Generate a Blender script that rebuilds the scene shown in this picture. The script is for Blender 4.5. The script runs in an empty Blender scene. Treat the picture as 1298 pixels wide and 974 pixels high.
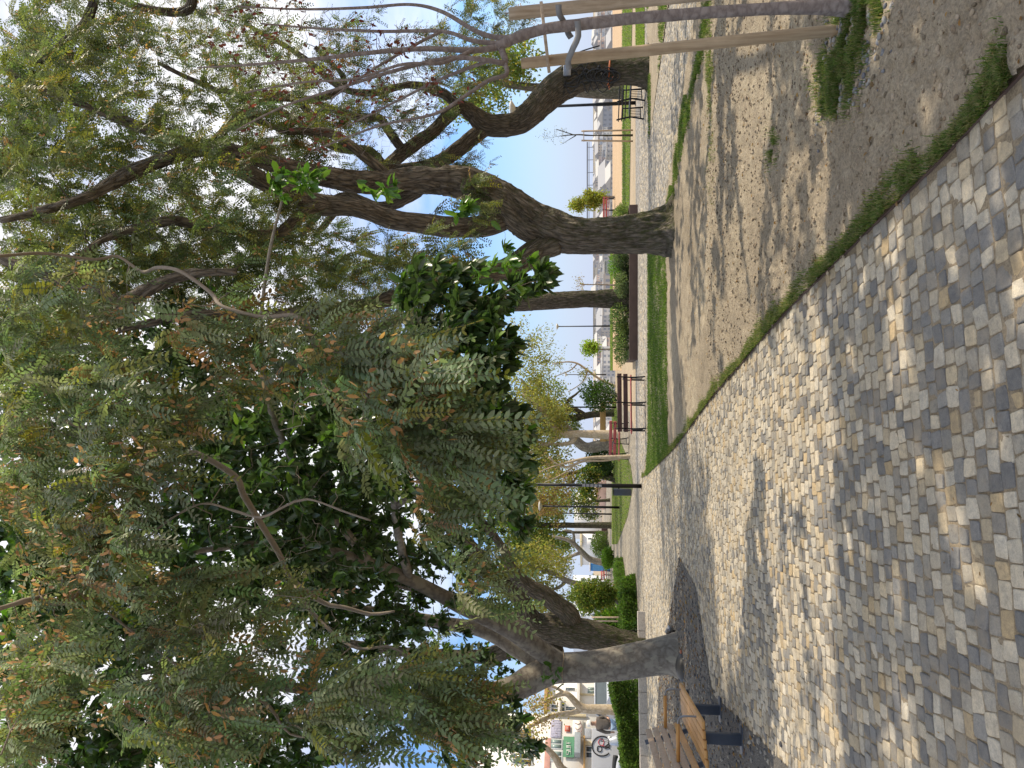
import bpy, bmesh, math, random
import numpy as np
from mathutils import Vector, Matrix

random.seed(7)
rng = np.random.default_rng(7)
C = bpy.context.scene.collection
scene = bpy.context.scene

# ------------------------------------------------------------------ camera model
F_PX, HOR, CAM_Z = 900.0, 750.0, 1.6
TILT = math.atan((HOR - 649.0) / F_PX)
ct, st = math.cos(TILT), math.sin(TILT)

def ray(x, y):
    u = (487.0 - y) / F_PX
    v = (649.0 - x) / F_PX
    return np.array([u, ct - v * st, st + v * ct])

def P(x, y, Y):
    """point at forward distance Y seen at photo pixel x, y"""
    d = ray(x, y)
    return np.array([0, 0, CAM_Z]) + d * (Y / d[1])

def G(x, y, z=0.0):
    d = ray(x, y)
    return np.array([0, 0, CAM_Z]) + d * ((z - CAM_Z) / d[2])

def M(px, Y):
    return px * Y / F_PX

SUN_EL, SUN_AZ = math.radians(45), math.radians(79)     # azimuth from +Y towards +X
SUN = np.array([math.sin(SUN_AZ) * math.cos(SUN_EL), math.cos(SUN_AZ) * math.cos(SUN_EL), math.sin(SUN_EL)])

# ------------------------------------------------------------------ numpy helpers
def vnoise(p, seed=0):
    p = np.asarray(p, float)
    i = np.floor(p).astype(np.int64)
    f = p - i
    f = f * f * (3 - 2 * f)
    def h(dx, dy, dz):
        n = ((i[..., 0] + dx) * 73856093) ^ ((i[..., 1] + dy) * 19349663) ^ ((i[..., 2] + dz) * 83492791) ^ (seed * 2654435)
        n = n & 0x7fffffff
        n = ((n ^ (n >> 13)) * 1274126177) & 0x7fffffff
        n = n ^ (n >> 16)
        return (n & 0xffff) / 65535.0
    x, y, z = f[..., 0], f[..., 1], f[..., 2]
    a = h(0, 0, 0) * (1 - x) + h(1, 0, 0) * x
    b = h(0, 1, 0) * (1 - x) + h(1, 1, 0) * x
    c = h(0, 0, 1) * (1 - x) + h(1, 0, 1) * x
    d = h(0, 1, 1) * (1 - x) + h(1, 1, 1) * x
    return (a * (1 - y) + b * y) * (1 - z) + (c * (1 - y) + d * y) * z

def fbm(p, octv=4, seed=0):
    p = np.asarray(p, float)
    s, a, t = 0, 1.0, 0
    for k in range(octv):
        s = s + a * vnoise(p * (2 ** k), seed + k)
        t += a
        a *= 0.5
    return s / t

def unit(a):
    a = np.asarray(a, float)
    return a / np.maximum(np.linalg.norm(a, axis=-1, keepdims=True), 1e-9)

def inpoly(px, py, poly):
    poly = np.asarray(poly)[:, :2]
    r = np.zeros(px.shape, bool)
    n = len(poly)
    for i in range(n):
        x0, y0 = poly[i]
        x1, y1 = poly[(i + 1) % n]
        c = ((y0 > py) != (y1 > py)) & (px < (x1 - x0) * (py - y0) / (y1 - y0 + 1e-12) + x0)
        r ^= c
    return r

def catmull(pts, step):
    pts = np.asarray(pts, float)
    out = []
    n = len(pts)
    for i in range(n - 1):
        p0 = pts[max(i - 1, 0)]; p1 = pts[i]; p2 = pts[i + 1]; p3 = pts[min(i + 2, n - 1)]
        L = np.linalg.norm(p2[:3] - p1[:3])
        k = max(2, int(L / step))
        for t in np.arange(k) / k:
            out.append(0.5 * ((2 * p1) + (-p0 + p2) * t + (2 * p0 - 5 * p1 + 4 * p2 - p3) * t ** 2 + (-p0 + 3 * p1 - 3 * p2 + p3) * t ** 3))
    out.append(pts[-1])
    return np.array(out)

# ------------------------------------------------------------------ mesh builder
class MB:
    def __init__(self):
        self.v, self.f, self.c, self.bk, self.n = [], [], [], [], 0

    def add(self, v, faces, col=None, bk=None, mi=0):
        v = np.asarray(v, float).reshape(-1, 3)
        for fa in (faces if isinstance(faces, list) else [faces]):
            fa = np.asarray(fa, np.int64)
            if len(fa):
                self.f.append((fa + self.n, mi))
        if col is None:
            col = np.full((len(v), 3), 0.5)
        col = np.asarray(col, float)
        if col.ndim == 1:
            col = np.tile(col, (len(v), 1))
        self.v.append(v); self.c.append(col)
        self.bk.append(v if bk is None else np.asarray(bk, float))
        self.n += len(v)
        return self

    def build(self, name, mats, parent=None, smooth=True, local=False):
        if not isinstance(mats, (list, tuple)):
            mats = [mats]
        V = np.concatenate(self.v)
        if parent is not None and not local:
            w = parent.location
            p = parent
            base = np.array(p.location)
            while p.parent:
                p = p.parent
                base = base + np.array(p.location)
            V = V - base
        me = bpy.data.meshes.new(name)
        nl = sum(f.size for f, _ in self.f)
        npoly = sum(len(f) for f, _ in self.f)
        me.vertices.add(len(V)); me.vertices.foreach_set('co', V.astype(np.float32).ravel())
        me.loops.add(nl); me.polygons.add(npoly)
        me.loops.foreach_set('vertex_index', np.concatenate([f.ravel() for f, _ in self.f]).astype(np.int32))
        tot = np.concatenate([np.full(len(f), f.shape[1]) for f, _ in self.f])
        start = np.concatenate([[0], np.cumsum(tot)[:-1]])
        me.polygons.foreach_set('loop_start', start.astype(np.int32))
        me.polygons.foreach_set('material_index', np.concatenate([np.full(len(f), m) for f, m in self.f]).astype(np.int32))
        me.polygons.foreach_set('use_smooth', np.full(npoly, smooth))
        a = me.attributes.new('Col', 'FLOAT_COLOR', 'POINT')
        c = np.concatenate(self.c)
        a.data.foreach_set('color', np.concatenate([c, np.ones((len(c), 1))], 1).astype(np.float32).ravel())
        a = me.attributes.new('bk', 'FLOAT_VECTOR', 'POINT')
        a.data.foreach_set('vector', np.concatenate(self.bk).astype(np.float32).ravel())
        for m in mats:
            me.materials.append(m)
        me.update(calc_edges=True)
        me.validate()
        o = bpy.data.objects.new(name, me)
        C.objects.link(o)
        if parent is not None:
            o.parent = parent
        return o

def tag(o, label, cat, group=None):
    o['label'] = label; o['category'] = cat
    if group:
        o['group'] = group
    return o

def thing(name, label, cat, loc=(0, 0, 0), rz=0.0, group=None):
    o = bpy.data.objects.new(name, None)
    o.empty_display_size = 0.2
    C.objects.link(o)
    o.location = [float(q) for q in loc]
    o.rotation_euler = (0, 0, rz)
    return tag(o, label, cat, group)

def copy_thing(r, loc, rz=None, label=None, scale=None):
    c = r.copy(); C.objects.link(c)
    c.location = [float(q) for q in loc]
    if rz is not None:
        c.rotation_euler = (0, 0, rz)
    if scale is not None:
        c.scale = scale
    if label:
        c['label'] = label
    for ch in list(r.children):
        k = ch.copy(); C.objects.link(k); k.parent = c
        for g in list(ch.children):
            q = g.copy(); C.objects.link(q); q.parent = k
    return c

def struct(o, kind='structure'):
    o['kind'] = kind
    return o

_boxc = {}
def box(mb, c, s, bev=0.0, rot=None, col=None, mi=0):
    """bevelled box, centre c, full size s"""
    bm = bmesh.new()
    bmesh.ops.create_cube(bm, size=1.0)
    for v in bm.verts:
        v.co = Vector((v.co.x * s[0], v.co.y * s[1], v.co.z * s[2]))
    if bev > 0:
        bmesh.ops.bevel(bm, geom=list(bm.edges), offset=min(bev, min(s) * 0.45), segments=2, affect='EDGES', profile=0.6)
    bm.verts.ensure_lookup_table()
    V = np.array([v.co[:] for v in bm.verts])
    fs = {}
    for f in bm.faces:
        fs.setdefault(len(f.verts), []).append([v.index for v in f.verts])
    bm.free()
    if rot is not None:
        V = V @ np.array(rot).T
    mb.add(V + np.array(c), [np.array(k) for k in fs.values()], col=col, mi=mi)
    return mb

def rotz(a):
    c, s = math.cos(a), math.sin(a)
    return np.array([[c, -s, 0], [s, c, 0], [0, 0, 1]])

def frame_axes(d):
    d = unit(d)
    u = np.array([0, 0, 1.0]) if abs(d[2]) < 0.9 else np.array([1.0, 0, 0])
    a = unit(np.cross(u, d)); b = np.cross(d, a)
    return a, b, d

def bar(mb, p, q, w, h=None, bev=0.004, col=None, mi=0):
    """bevelled square bar from p to q"""
    p, q = np.asarray(p, float), np.asarray(q, float)
    a, b, d = frame_axes(q - p)
    R = np.stack([a, b, d], 1)
    return box(mb, (p + q) / 2, (w, h or w, np.linalg.norm(q - p)), bev, R, col, mi)

def tube(mb, pts, rad, sides=8, amp=0.0, freq=6.0, seed=0, cap=True, col=None, mi=0, ridge=False, lobes=0.0):
    pts = np.asarray(pts, float)
    rad = np.broadcast_to(np.asarray(rad, float), (len(pts),))
    n = len(pts)
    T = unit(np.gradient(pts, axis=0))
    a, b, _ = frame_axes(T[0])
    th = np.arange(sides) / sides * 2 * np.pi
    rings, bks = [], []
    L = 0.0
    for i in range(n):
        if i:
            L += np.linalg.norm(pts[i] - pts[i - 1])
            a = a - T[i] * np.dot(a, T[i]); a = unit(a); b = np.cross(T[i], a)
        r = rad[i]
        dirs = np.cos(th)[:, None] * a + np.sin(th)[:, None] * b
        bk = np.stack([np.cos(th) * r, np.sin(th) * r, np.full(sides, L)], 1)
        rr = np.full(sides, r)
        if amp > 0:
            q = bk * np.array([freq, freq, freq * (0.22 if ridge else 0.6)])
            nz = vnoise(q, seed)
            big = vnoise(bk * np.array([3.0, 3.0, 1.2]), seed + 5) - 0.5
            if ridge:
                nz = 1 - np.abs(nz * 2 - 1) * 1.6
            rr = rr + amp * (nz - 0.4) + r * 0.28 * big * min(1.0, amp * 60)
        if lobes:
            rr = rr * (1 + lobes * math.exp(-L / .34) * (np.clip(np.cos(5 * th + seed) + .35 * np.cos(3 * th + 1.7 * seed), -.3, 1.2)))
        rings.append(pts[i] + dirs * rr[:, None]); bks.append(bk)
    V = np.concatenate(rings); BK = np.concatenate(bks)
    i = np.arange(n - 1)[:, None] * sides; k = np.arange(sides)[None]
    k2 = (k + 1) % sides
    q = np.stack([i + k, i + k2, i + sides + k2, i + sides + k], -1).reshape(-1, 4)
    faces = [q]
    if cap:
        V = np.concatenate([V, pts[:1], pts[-1:]]); BK = np.concatenate([BK, BK[:1], BK[-1:]])
        kk = np.arange(sides)
        t0 = np.stack([np.full(sides, n * sides), (kk + 1) % sides, kk], 1)
        t1 = np.stack([np.full(sides, n * sides + 1), (n - 1) * sides + kk, (n - 1) * sides + (kk + 1) % sides], 1)
        faces.append(np.concatenate([t0, t1]))
    mb.add(V, faces, col=col, bk=BK, mi=mi)

def lathe(mb, prof, c=(0, 0, 0), sides=16, col=None, mi=0):
    prof = np.asarray(prof, float)
    n = len(prof)
    th = np.arange(sides) / sides * 2 * np.pi
    V = np.stack([prof[:, None, 0] * np.cos(th), prof[:, None, 0] * np.sin(th), np.repeat(prof[:, 1:2], sides, 1)], -1).reshape(-1, 3) + np.array(c)
    i = np.arange(n - 1)[:, None] * sides; k = np.arange(sides)[None]; k2 = (k + 1) % sides
    q = np.stack([i + k, i + k2, i + sides + k2, i + sides + k], -1).reshape(-1, 4)
    mb.add(V, q, col=col, mi=mi)

# ------------------------------------------------------------------ leaves
def leaf6(mb, b, d, nrm, L, W, col, fold=0.25, droop=0.0):
    """narrow folded leaf(let)s, 6 vertices each"""
    n = len(b)
    d = unit(d); s = unit(np.cross(nrm, d)); nn = np.cross(d, s)
    L = np.broadcast_to(L, (n,))[:, None]; W = np.broadcast_to(W, (n,))[:, None]
    dn = np.array([0, 0, -1.0]) * droop
    v = np.empty((n, 6, 3))
    v[:, 0] = b
    v[:, 1] = b + d * L * .28 + s * W * .5 + nn * W * fold + dn * L * .05
    v[:, 2] = b + d * L * .70 + s * W * .44 + nn * W * fold * .8 + dn * L * .4
    v[:, 3] = b + d * L + dn * L
    v[:, 4] = b + d * L * .28 - s * W * .5 + nn * W * fold + dn * L * .05
    v[:, 5] = b + d * L * .70 - s * W * .44 + nn * W * fold * .8 + dn * L * .4
    i = np.arange(n)[:, None] * 6
    q = np.concatenate([i + np.array([0, 1, 2, 3]), i + np.array([0, 3, 5, 4])])
    mb.add(v.reshape(-1, 3), q, col=np.repeat(col, 6, 0))

def leaf4(mb, b, d, nrm, L, W, col):
    n = len(b)
    d = unit(d); s = unit(np.cross(nrm, d))
    L = np.broadcast_to(L, (n,))[:, None]; W = np.broadcast_to(W, (n,))[:, None]
    v = np.empty((n, 4, 3))
    v[:, 0] = b; v[:, 1] = b + d * L * .5 + s * W * .5; v[:, 2] = b + d * L; v[:, 3] = b + d * L * .5 - s * W * .5
    i = np.arange(n)[:, None] * 4
    mb.add(v.reshape(-1, 3), i + np.arange(4), col=np.repeat(col, 4, 0))

def leaf8(mb, b, d, nrm, L, W, col, fold=0.18, curl=0.15):
    """broad leaves with a midrib, 8 vertices each"""
    n = len(b)
    d = unit(d); s = unit(np.cross(nrm, d)); nn = np.cross(d, s)
    L = np.broadcast_to(L, (n,))[:, None]; W = np.broadcast_to(W, (n,))[:, None]
    v = np.empty((n, 8, 3))
    mid = lambda t: b + d * L * t - nn * L * curl * t * t
    v[:, 0] = b; v[:, 1] = mid(.33); v[:, 2] = mid(.7); v[:, 3] = mid(1.0)
    for k, sg in ((4, 1), (6, -1)):
        v[:, k] = mid(.27) + sg * s * W * .44 + nn * W * fold
        v[:, k + 1] = mid(.76) + sg * s * W * .40 + nn * W * fold
    i = np.arange(n)[:, None] * 8
    t = np.concatenate([i + np.array(k) for k in ([0, 1, 4], [2, 3, 5], [0, 6, 1], [2, 7, 3])])
    q = np.concatenate([i + np.array(k) for k in ([1, 2, 5, 4], [1, 6, 7, 2])])
    mb.add(v.reshape(-1, 3), [t, q], col=np.repeat(col, 8, 0))

def vary(base, n, dv=0.25, dh=0.08):
    base = np.asarray(base, float)
    k = 1 + rng.uniform(-dv, dv, (n, 1))
    h = 1 + rng.uniform(-dh, dh, (n, 3))
    return np.clip(base * k * h, 0.003, 0.9)

def fronds(mb, pos, d, L, pairs, col, droop=0.35, ll=0.20, lw=0.42, near=True, rachis=0.0016):
    """compound leaves: a drooping rachis with paired leaflets"""
    n = len(pos)
    d = unit(d)
    up = unit(np.array([0, 0, 1.0]) + rng.normal(0, .35, (n, 3)))
    L = np.broadcast_to(L, (n,))
    t = (np.arange(pairs) + 1.2) / (pairs + .6)
    down = np.array([0, 0, -1.0])
    p = pos[:, None] + d[:, None] * (L[:, None] * t)[..., None] + down * (droop * L[:, None] * t ** 2)[..., None]
    tan = unit(d[:, None] + 2 * droop * t[None, :, None] * down)
    side = unit(np.cross(tan, up[:, None])); nr = np.cross(side, tan)
    for sg in (1, -1):
        jit = rng.normal(0, .14, p.shape)
        dd = unit(side * sg * .9 + tan * .42 + down * .22 + jit)
        b = p.reshape(-1, 3)
        size = (L[:, None] * ll * (1 - .35 * np.abs(t - .45))).ravel() * rng.uniform(.8, 1.15, b.shape[0])
        cc = np.repeat(col, pairs, 0) * rng.uniform(.8, 1.2, (b.shape[0], 1))
        nn = (nr + rng.normal(0, .2, nr.shape)).reshape(-1, 3)
        if near:
            leaf6(mb, b, dd.reshape(-1, 3), nn, size, size * lw, cc, .12)
        else:
            leaf4(mb, b, dd.reshape(-1, 3), nn, size, size * lw * 1.15, cc)
    if near:
        w = rachis
        tt = np.linspace(0, 1, 5)
        c = pos[:, None] + d[:, None] * (L[:, None] * tt)[..., None] + down * (droop * L[:, None] * tt ** 2)[..., None]
        s = np.cross(d, up); s = unit(s)[:, None] * w
        u2 = np.cross(s, d[:, None]); 
        ring = np.stack([c + s, c - s * .5 + u2 * .8, c - s * .5 - u2 * .8], 2)     # n,5,3,3
        V = ring.reshape(-1, 3)
        base = (np.arange(n) * 15)[:, None, None]
        i = np.arange(4)[None, :, None] * 3; k = np.arange(3)[None, None]
        k2 = (k + 1) % 3
        q = np.stack([base + i + k, base + i + k2, base + i + 3 + k2, base + i + 3 + k], -1).reshape(-1, 4)
        mb.add(V, q, col=np.tile(np.array([.12, .11, .05]), (len(V), 1)))

def blob(x, y, d, rx, ry, rd, n):
    """n points in a lumpy ellipsoid centred where photo pixel x, y lies at distance d"""
    k = rng.normal(0, 1, (n, 3)); k = unit(k) * rng.uniform(0, 1, (n, 1)) ** .45
    return np.array([P(x + a * rx, y + b * ry, d + c * rd) for a, b, c in k])

def grow(mb, skel, srad, targets, r0=0.012, sag=0.1, sides=5, maxr=0.5, jit=0.10, rk=0.004):
    """twigs from a branch skeleton to the target points; returns the twig end directions and some points along each"""
    nodes = np.array(skel, float); nr = np.array(srad, float)
    D = np.array([np.min(np.linalg.norm(nodes - t, axis=1)) for t in targets])
    ends, dirs, along = [], [], []
    for ti in np.argsort(D):
        t = targets[ti]
        dist = np.linalg.norm(nodes - t, axis=1)
        cost = dist + np.maximum(0, t[2] - nodes[:, 2] - 10) * .3 + rng.uniform(0, .12, len(nodes)) * dist
        j = int(np.argmin(cost))
        a = nodes[j]; L = dist[j]
        if L < 0.03:
            continue
        m = max(3, min(7, int(L / .22) + 2))
        s = np.linspace(0, 1, m + 1)[:, None]
        path = a + (t - a) * s
        off = rng.normal(0, jit * L, 3); off2 = rng.normal(0, jit * .6 * L, 3)
        path = path + off * np.sin(s * np.pi) + off2 * np.sin(2 * np.pi * s) + np.array([0, 0, 1.0]) * sag * L * np.sin(s * np.pi)
        ra = min(nr[j] * .75, r0 * .3 + rk * L * 1.6 + .0015, maxr)
        rr = ra + (max(.0016, ra * .35) - ra) * s[:, 0]
        tube(mb, path, rr, sides, cap=False)
        nodes = np.concatenate([nodes, path[1:]]); nr = np.concatenate([nr, rr[1:]])
        ends.append(path[-1]); dirs.append(unit(path[-1] - path[-2])); along.append(path[m // 2:])
    return np.array(ends), np.array(dirs), along

# ------------------------------------------------------------------ materials
def new_mat(name):
    m = bpy.data.materials.new(name); m.use_nodes = True
    nt = m.node_tree; nt.nodes.clear()
    out = nt.nodes.new('ShaderNodeOutputMaterial')
    b = nt.nodes.new('ShaderNodeBsdfPrincipled')
    nt.links.new(b.outputs[0], out.inputs[0])
    return m, nt, b, out

def N(nt, typ, **kw):
    n = nt.nodes.new(typ)
    for k, v in kw.items():
        if k.startswith('in_'):
            n.inputs[k[3:].replace('_', ' ')].default_value = v
        else:
            setattr(n, k, v)
    return n

def ramp(nt, fac, stops):
    r = nt.nodes.new('ShaderNodeValToRGB')
    e = r.color_ramp.elements
    while len(e) < len(stops):
        e.new(0.5)
    for q, (p, c) in zip(e, stops):
        q.position = p; q.color = (*c, 1) if len(c) == 3 else c
    nt.links.new(fac, r.inputs[0])
    return r.outputs[0]

def mixc(nt, a, b, fac, mode='MIX'):
    m = nt.nodes.new('ShaderNodeMix'); m.data_type = 'RGBA'; m.blend_type = mode
    for sock, v in ((m.inputs[0], fac), (m.inputs[6], a), (m.inputs[7], b)):
        if hasattr(v, 'links') or hasattr(v, 'is_linked'):
            nt.links.new(v, sock)
        elif isinstance(v, (int, float)):
            sock.default_value = v
        else:
            sock.default_value = (*v, 1)
    return m.outputs[2]

def coord(nt, kind='Object', scale=(1, 1, 1)):
    if kind == 'bk':
        src = N(nt, 'ShaderNodeAttribute', attribute_name='bk').outputs['Vector']
    elif kind == 'World':
        src = N(nt, 'ShaderNodeNewGeometry').outputs['Position']
    else:
        src = N(nt, 'ShaderNodeTexCoord').outputs[kind]
    mp = N(nt, 'ShaderNodeMapping'); mp.inputs['Scale'].default_value = scale
    nt.links.new(src, mp.inputs[0])
    return mp.outputs[0]

def noise(nt, vec, scale, detail=6, rough=.6):
    n = N(nt, 'ShaderNodeTexNoise'); n.inputs['Scale'].default_value = scale
    n.inputs['Detail'].default_value = detail; n.inputs['Roughness'].default_value = rough
    nt.links.new(vec, n.inputs['Vector'])
    return n.outputs['Fac']

def bump(nt, b, h, strength=.5, dist=.02):
    n = N(nt, 'ShaderNodeBump'); n.inputs['Strength'].default_value = strength; n.inputs['Distance'].default_value = dist
    nt.links.new(h, n.inputs['Height']); nt.links.new(n.outputs[0], b.inputs['Normal'])
    return n

def m_simple(name, c, rough=.6, metal=0.0, var=.15, scale=8, bmp=.15, kind='Object', spec=.5):
    m, nt, b, _ = new_mat(name)
    v = coord(nt, kind)
    n = noise(nt, v, scale)
    c = np.array(c)
    col = ramp(nt, n, [(.25, tuple(c * (1 - var))), (.75, tuple(np.minimum(c * (1 + var), 1)))])
    nt.links.new(col, b.inputs['Base Color'])
    b.inputs['Roughness'].default_value = rough; b.inputs['Metallic'].default_value = metal
    b.inputs['Specular IOR Level'].default_value = spec
    if bmp:
        bump(nt, b, noise(nt, v, scale * 6), bmp, .005)
    return m

def m_bark(name, dark, light, fiss=(9, 9, 2.2), strength=1.0, moss=None, dist=.03, patches=None):
    m, nt, b, _ = new_mat(name)
    v = coord(nt, 'bk', fiss)
    w = noise(nt, v, 1.2, 4)
    vv = N(nt, 'ShaderNodeVectorMath', operation='ADD')
    nt.links.new(v, vv.inputs[0])
    sc = N(nt, 'ShaderNodeVectorMath', operation='SCALE'); sc.inputs['Scale'].default_value = .9
    cm = N(nt, 'ShaderNodeCombineXYZ')
    for i in range(3):
        nt.links.new(w, cm.inputs[i])
    nt.links.new(cm.outputs[0], sc.inputs[0]); nt.links.new(sc.outputs[0], vv.inputs[1])
    vo = N(nt, 'ShaderNodeTexVoronoi', feature='DISTANCE_TO_EDGE'); vo.inputs['Scale'].default_value = 2.2
    nt.links.new(vv.outputs[0], vo.inputs['Vector'])
    n2 = noise(nt, v, 5, 8, .7)
    mul = N(nt, 'ShaderNodeMath', operation='MULTIPLY_ADD'); mul.inputs[1].default_value = 1.6
    nt.links.new(vo.outputs['Distance'], mul.inputs[0]); nt.links.new(n2, mul.inputs[2])
    h = mul.outputs[0]
    col = ramp(nt, h, [(.30, dark), (.62, tuple((np.array(dark) + np.array(light)) / 2)), (1.0, light)])
    big = noise(nt, coord(nt, 'bk', (2, 2, 1)), 1.5, 4)
    col = mixc(nt, col, tuple(np.array(light) * 1.1), ramp(nt, big, [(.5, (0, 0, 0)), (.75, (.45, .45, .45))]))
    if patches:
        pn = noise(nt, coord(nt, 'bk', (4, 4, 2.5)), 1.6, 5, .55)
        col = mixc(nt, col, patches, ramp(nt, pn, [(.52, (0, 0, 0)), (.6, (.8, .8, .8))]))
    if moss:
        g = N(nt, 'ShaderNodeNewGeometry')
        dt = N(nt, 'ShaderNodeVectorMath', operation='DOT_PRODUCT'); dt.inputs[1].default_value = (.8, -.55, .2)
        nt.links.new(g.outputs['Normal'], dt.inputs[0])
        sx = N(nt, 'ShaderNodeSeparateXYZ'); nt.links.new(g.outputs['Position'], sx.inputs[0])
        mz = N(nt, 'ShaderNodeMapRange'); mz.inputs[1].default_value = 0; mz.inputs[2].default_value = 5.0
        mz.inputs[3].default_value = .75; mz.inputs[4].default_value = -.15
        nt.links.new(sx.outputs[2], mz.inputs[0])
        ad = N(nt, 'ShaderNodeMath', operation='MULTIPLY_ADD'); ad.inputs[1].default_value = .55
        nt.links.new(dt.outputs['Value'], ad.inputs[0]); nt.links.new(mz.outputs[0], ad.inputs[2])
        ad2 = N(nt, 'ShaderNodeMath', operation='MULTIPLY', use_clamp=True); nt.links.new(ad.outputs[0], ad2.inputs[0])
        nt.links.new(ramp(nt, noise(nt, coord(nt, 'bk', (5, 5, 3)), 2.5), [(.35, (0, 0, 0)), (.65, (1, 1, 1))]), ad2.inputs[1])
        col = mixc(nt, col, moss, ad2.outputs[0])
    nt.links.new(col, b.inputs['Base Color'])
    b.inputs['Roughness'].default_value = .9
    b.inputs['Specular IOR Level'].default_value = .2
    bump(nt, b, h, strength, dist)
    return m

def m_leaf(name, rough=.45, trans=.35, spec=.4, tint=(1.05, 1.2, .66)):
    m, nt, b, out = new_mat(name)
    a = N(nt, 'ShaderNodeAttribute', attribute_name='Col')
    nt.links.new(a.outputs['Color'], b.inputs['Base Color'])
    b.inputs['Roughness'].default_value = rough; b.inputs['Specular IOR Level'].default_value = spec
    t = N(nt, 'ShaderNodeBsdfTranslucent')
    tc = mixc(nt, a.outputs['Color'], tint, 1.0, 'MULTIPLY')
    g = N(nt, 'ShaderNodeHueSaturation'); g.inputs['Value'].default_value = 1.7
    nt.links.new(tc, g.inputs['Color']); nt.links.new(g.outputs[0], t.inputs['Color'])
    mx = N(nt, 'ShaderNodeMixShader'); mx.inputs[0].default_value = trans
    nt.links.new(b.outputs[0], mx.inputs[1]); nt.links.new(t.outputs[0], mx.inputs[2])
    nt.links.new(mx.outputs[0], out.inputs[0])
    return m

def m_col(name, rough=.7, bscale=60, bstr=.3, bdist=.004, spec=.35, mottle=.25):
    """per-piece colour from the mesh with fine mottling"""
    m, nt, b, _ = new_mat(name)
    a = N(nt, 'ShaderNodeAttribute', attribute_name='Col')
    v = coord(nt, 'World')
    n = noise(nt, v, bscale, 6, .65)
    k = ramp(nt, n, [(.3, (1 - mottle,) * 3), (.7, (1 + mottle * .6,) * 3)])
    nt.links.new(mixc(nt, a.outputs['Color'], k, 1.0, 'MULTIPLY'), b.inputs['Base Color'])
    b.inputs['Roughness'].default_value = rough; b.inputs['Specular IOR Level'].default_value = spec
    if bstr:
        bump(nt, b, n, bstr, bdist)
    return m

def m_stone(name):
    m, nt, b, _ = new_mat(name)
    a = N(nt, 'ShaderNodeAttribute', attribute_name='Col')
    v = coord(nt, 'World')
    n1 = noise(nt, v, 34, 7, .68); n2 = noise(nt, v, 150, 4, .7); n3 = noise(nt, v, 5, 5, .65); n4 = noise(nt, v, 1.1, 4, .6)
    col = mixc(nt, a.outputs['Color'], ramp(nt, n1, [(.28, (.62, .62, .64)), (.5, (.98, .97, .95)), (.72, (1.22, 1.18, 1.1))]), 1.0, 'MULTIPLY')
    col = mixc(nt, col, ramp(nt, n2, [(.3, (.78, .78, .78)), (.62, (1.08, 1.08, 1.08))]), 1.0, 'MULTIPLY')
    col = mixc(nt, col, (.33, .27, .19), ramp(nt, n3, [(.48, (0, 0, 0)), (.68, (.42, .42, .42))]))
    col = mixc(nt, col, (.20, .165, .12), ramp(nt, n4, [(.52, (0, 0, 0)), (.72, (.28, .28, .28))]))
    nt.links.new(col, b.inputs['Base Color'])
    nt.links.new(ramp(nt, n1, [(.3, (.55, .55, .55)), (.7, (.85, .85, .85))]), b.inputs['Roughness'])
    b.inputs['Specular IOR Level'].default_value = .3
    ad = N(nt, 'ShaderNodeMath', operation='ADD'); nt.links.new(n1, ad.inputs[0]); nt.links.new(n2, ad.inputs[1])
    bump(nt, b, ad.outputs[0], .55, .006)
    return m

def m_ground(name, stops, scale=1.0, fine=40, rough=.95, bstr=.6, bdist=.02, spots=None):
    m, nt, b, _ = new_mat(name)
    v = coord(nt, 'World')
    big = noise(nt, v, .55 * scale, 5, .6); mid = noise(nt, v, 6 * scale, 6, .7); fn = noise(nt, v, fine, 4, .7)
    mx = N(nt, 'ShaderNodeMath', operation='MULTIPLY_ADD'); mx.inputs[1].default_value = .55
    nt.links.new(big, mx.inputs[0])
    m2 = N(nt, 'ShaderNodeMath', operation='MULTIPLY'); m2.inputs[1].default_value = .45; nt.links.new(mid, m2.inputs[0])
    nt.links.new(m2.outputs[0], mx.inputs[2])
    col = ramp(nt, mx.outputs[0], stops)
    k = ramp(nt, fn, [(.32, (.62,) * 3), (.62, (1.12,) * 3)])
    col = mixc(nt, col, k, 1.0, 'MULTIPLY')
    if spots:
        s = noise(nt, v, spots[1], 3, .5)
        col = mixc(nt, col, spots[0], ramp(nt, s, [(.62, (0, 0, 0)), (.7, (.8, .8, .8))]))
    nt.links.new(col, b.inputs['Base Color']); b.inputs['Roughness'].default_value = rough
    b.inputs['Specular IOR Level'].default_value = .25
    add = N(nt, 'ShaderNodeMath', operation='ADD'); nt.links.new(mid, add.inputs[0]); nt.links.new(fn, add.inputs[1])
    bump(nt, b, add.outputs[0], bstr, bdist)
    return m

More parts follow.
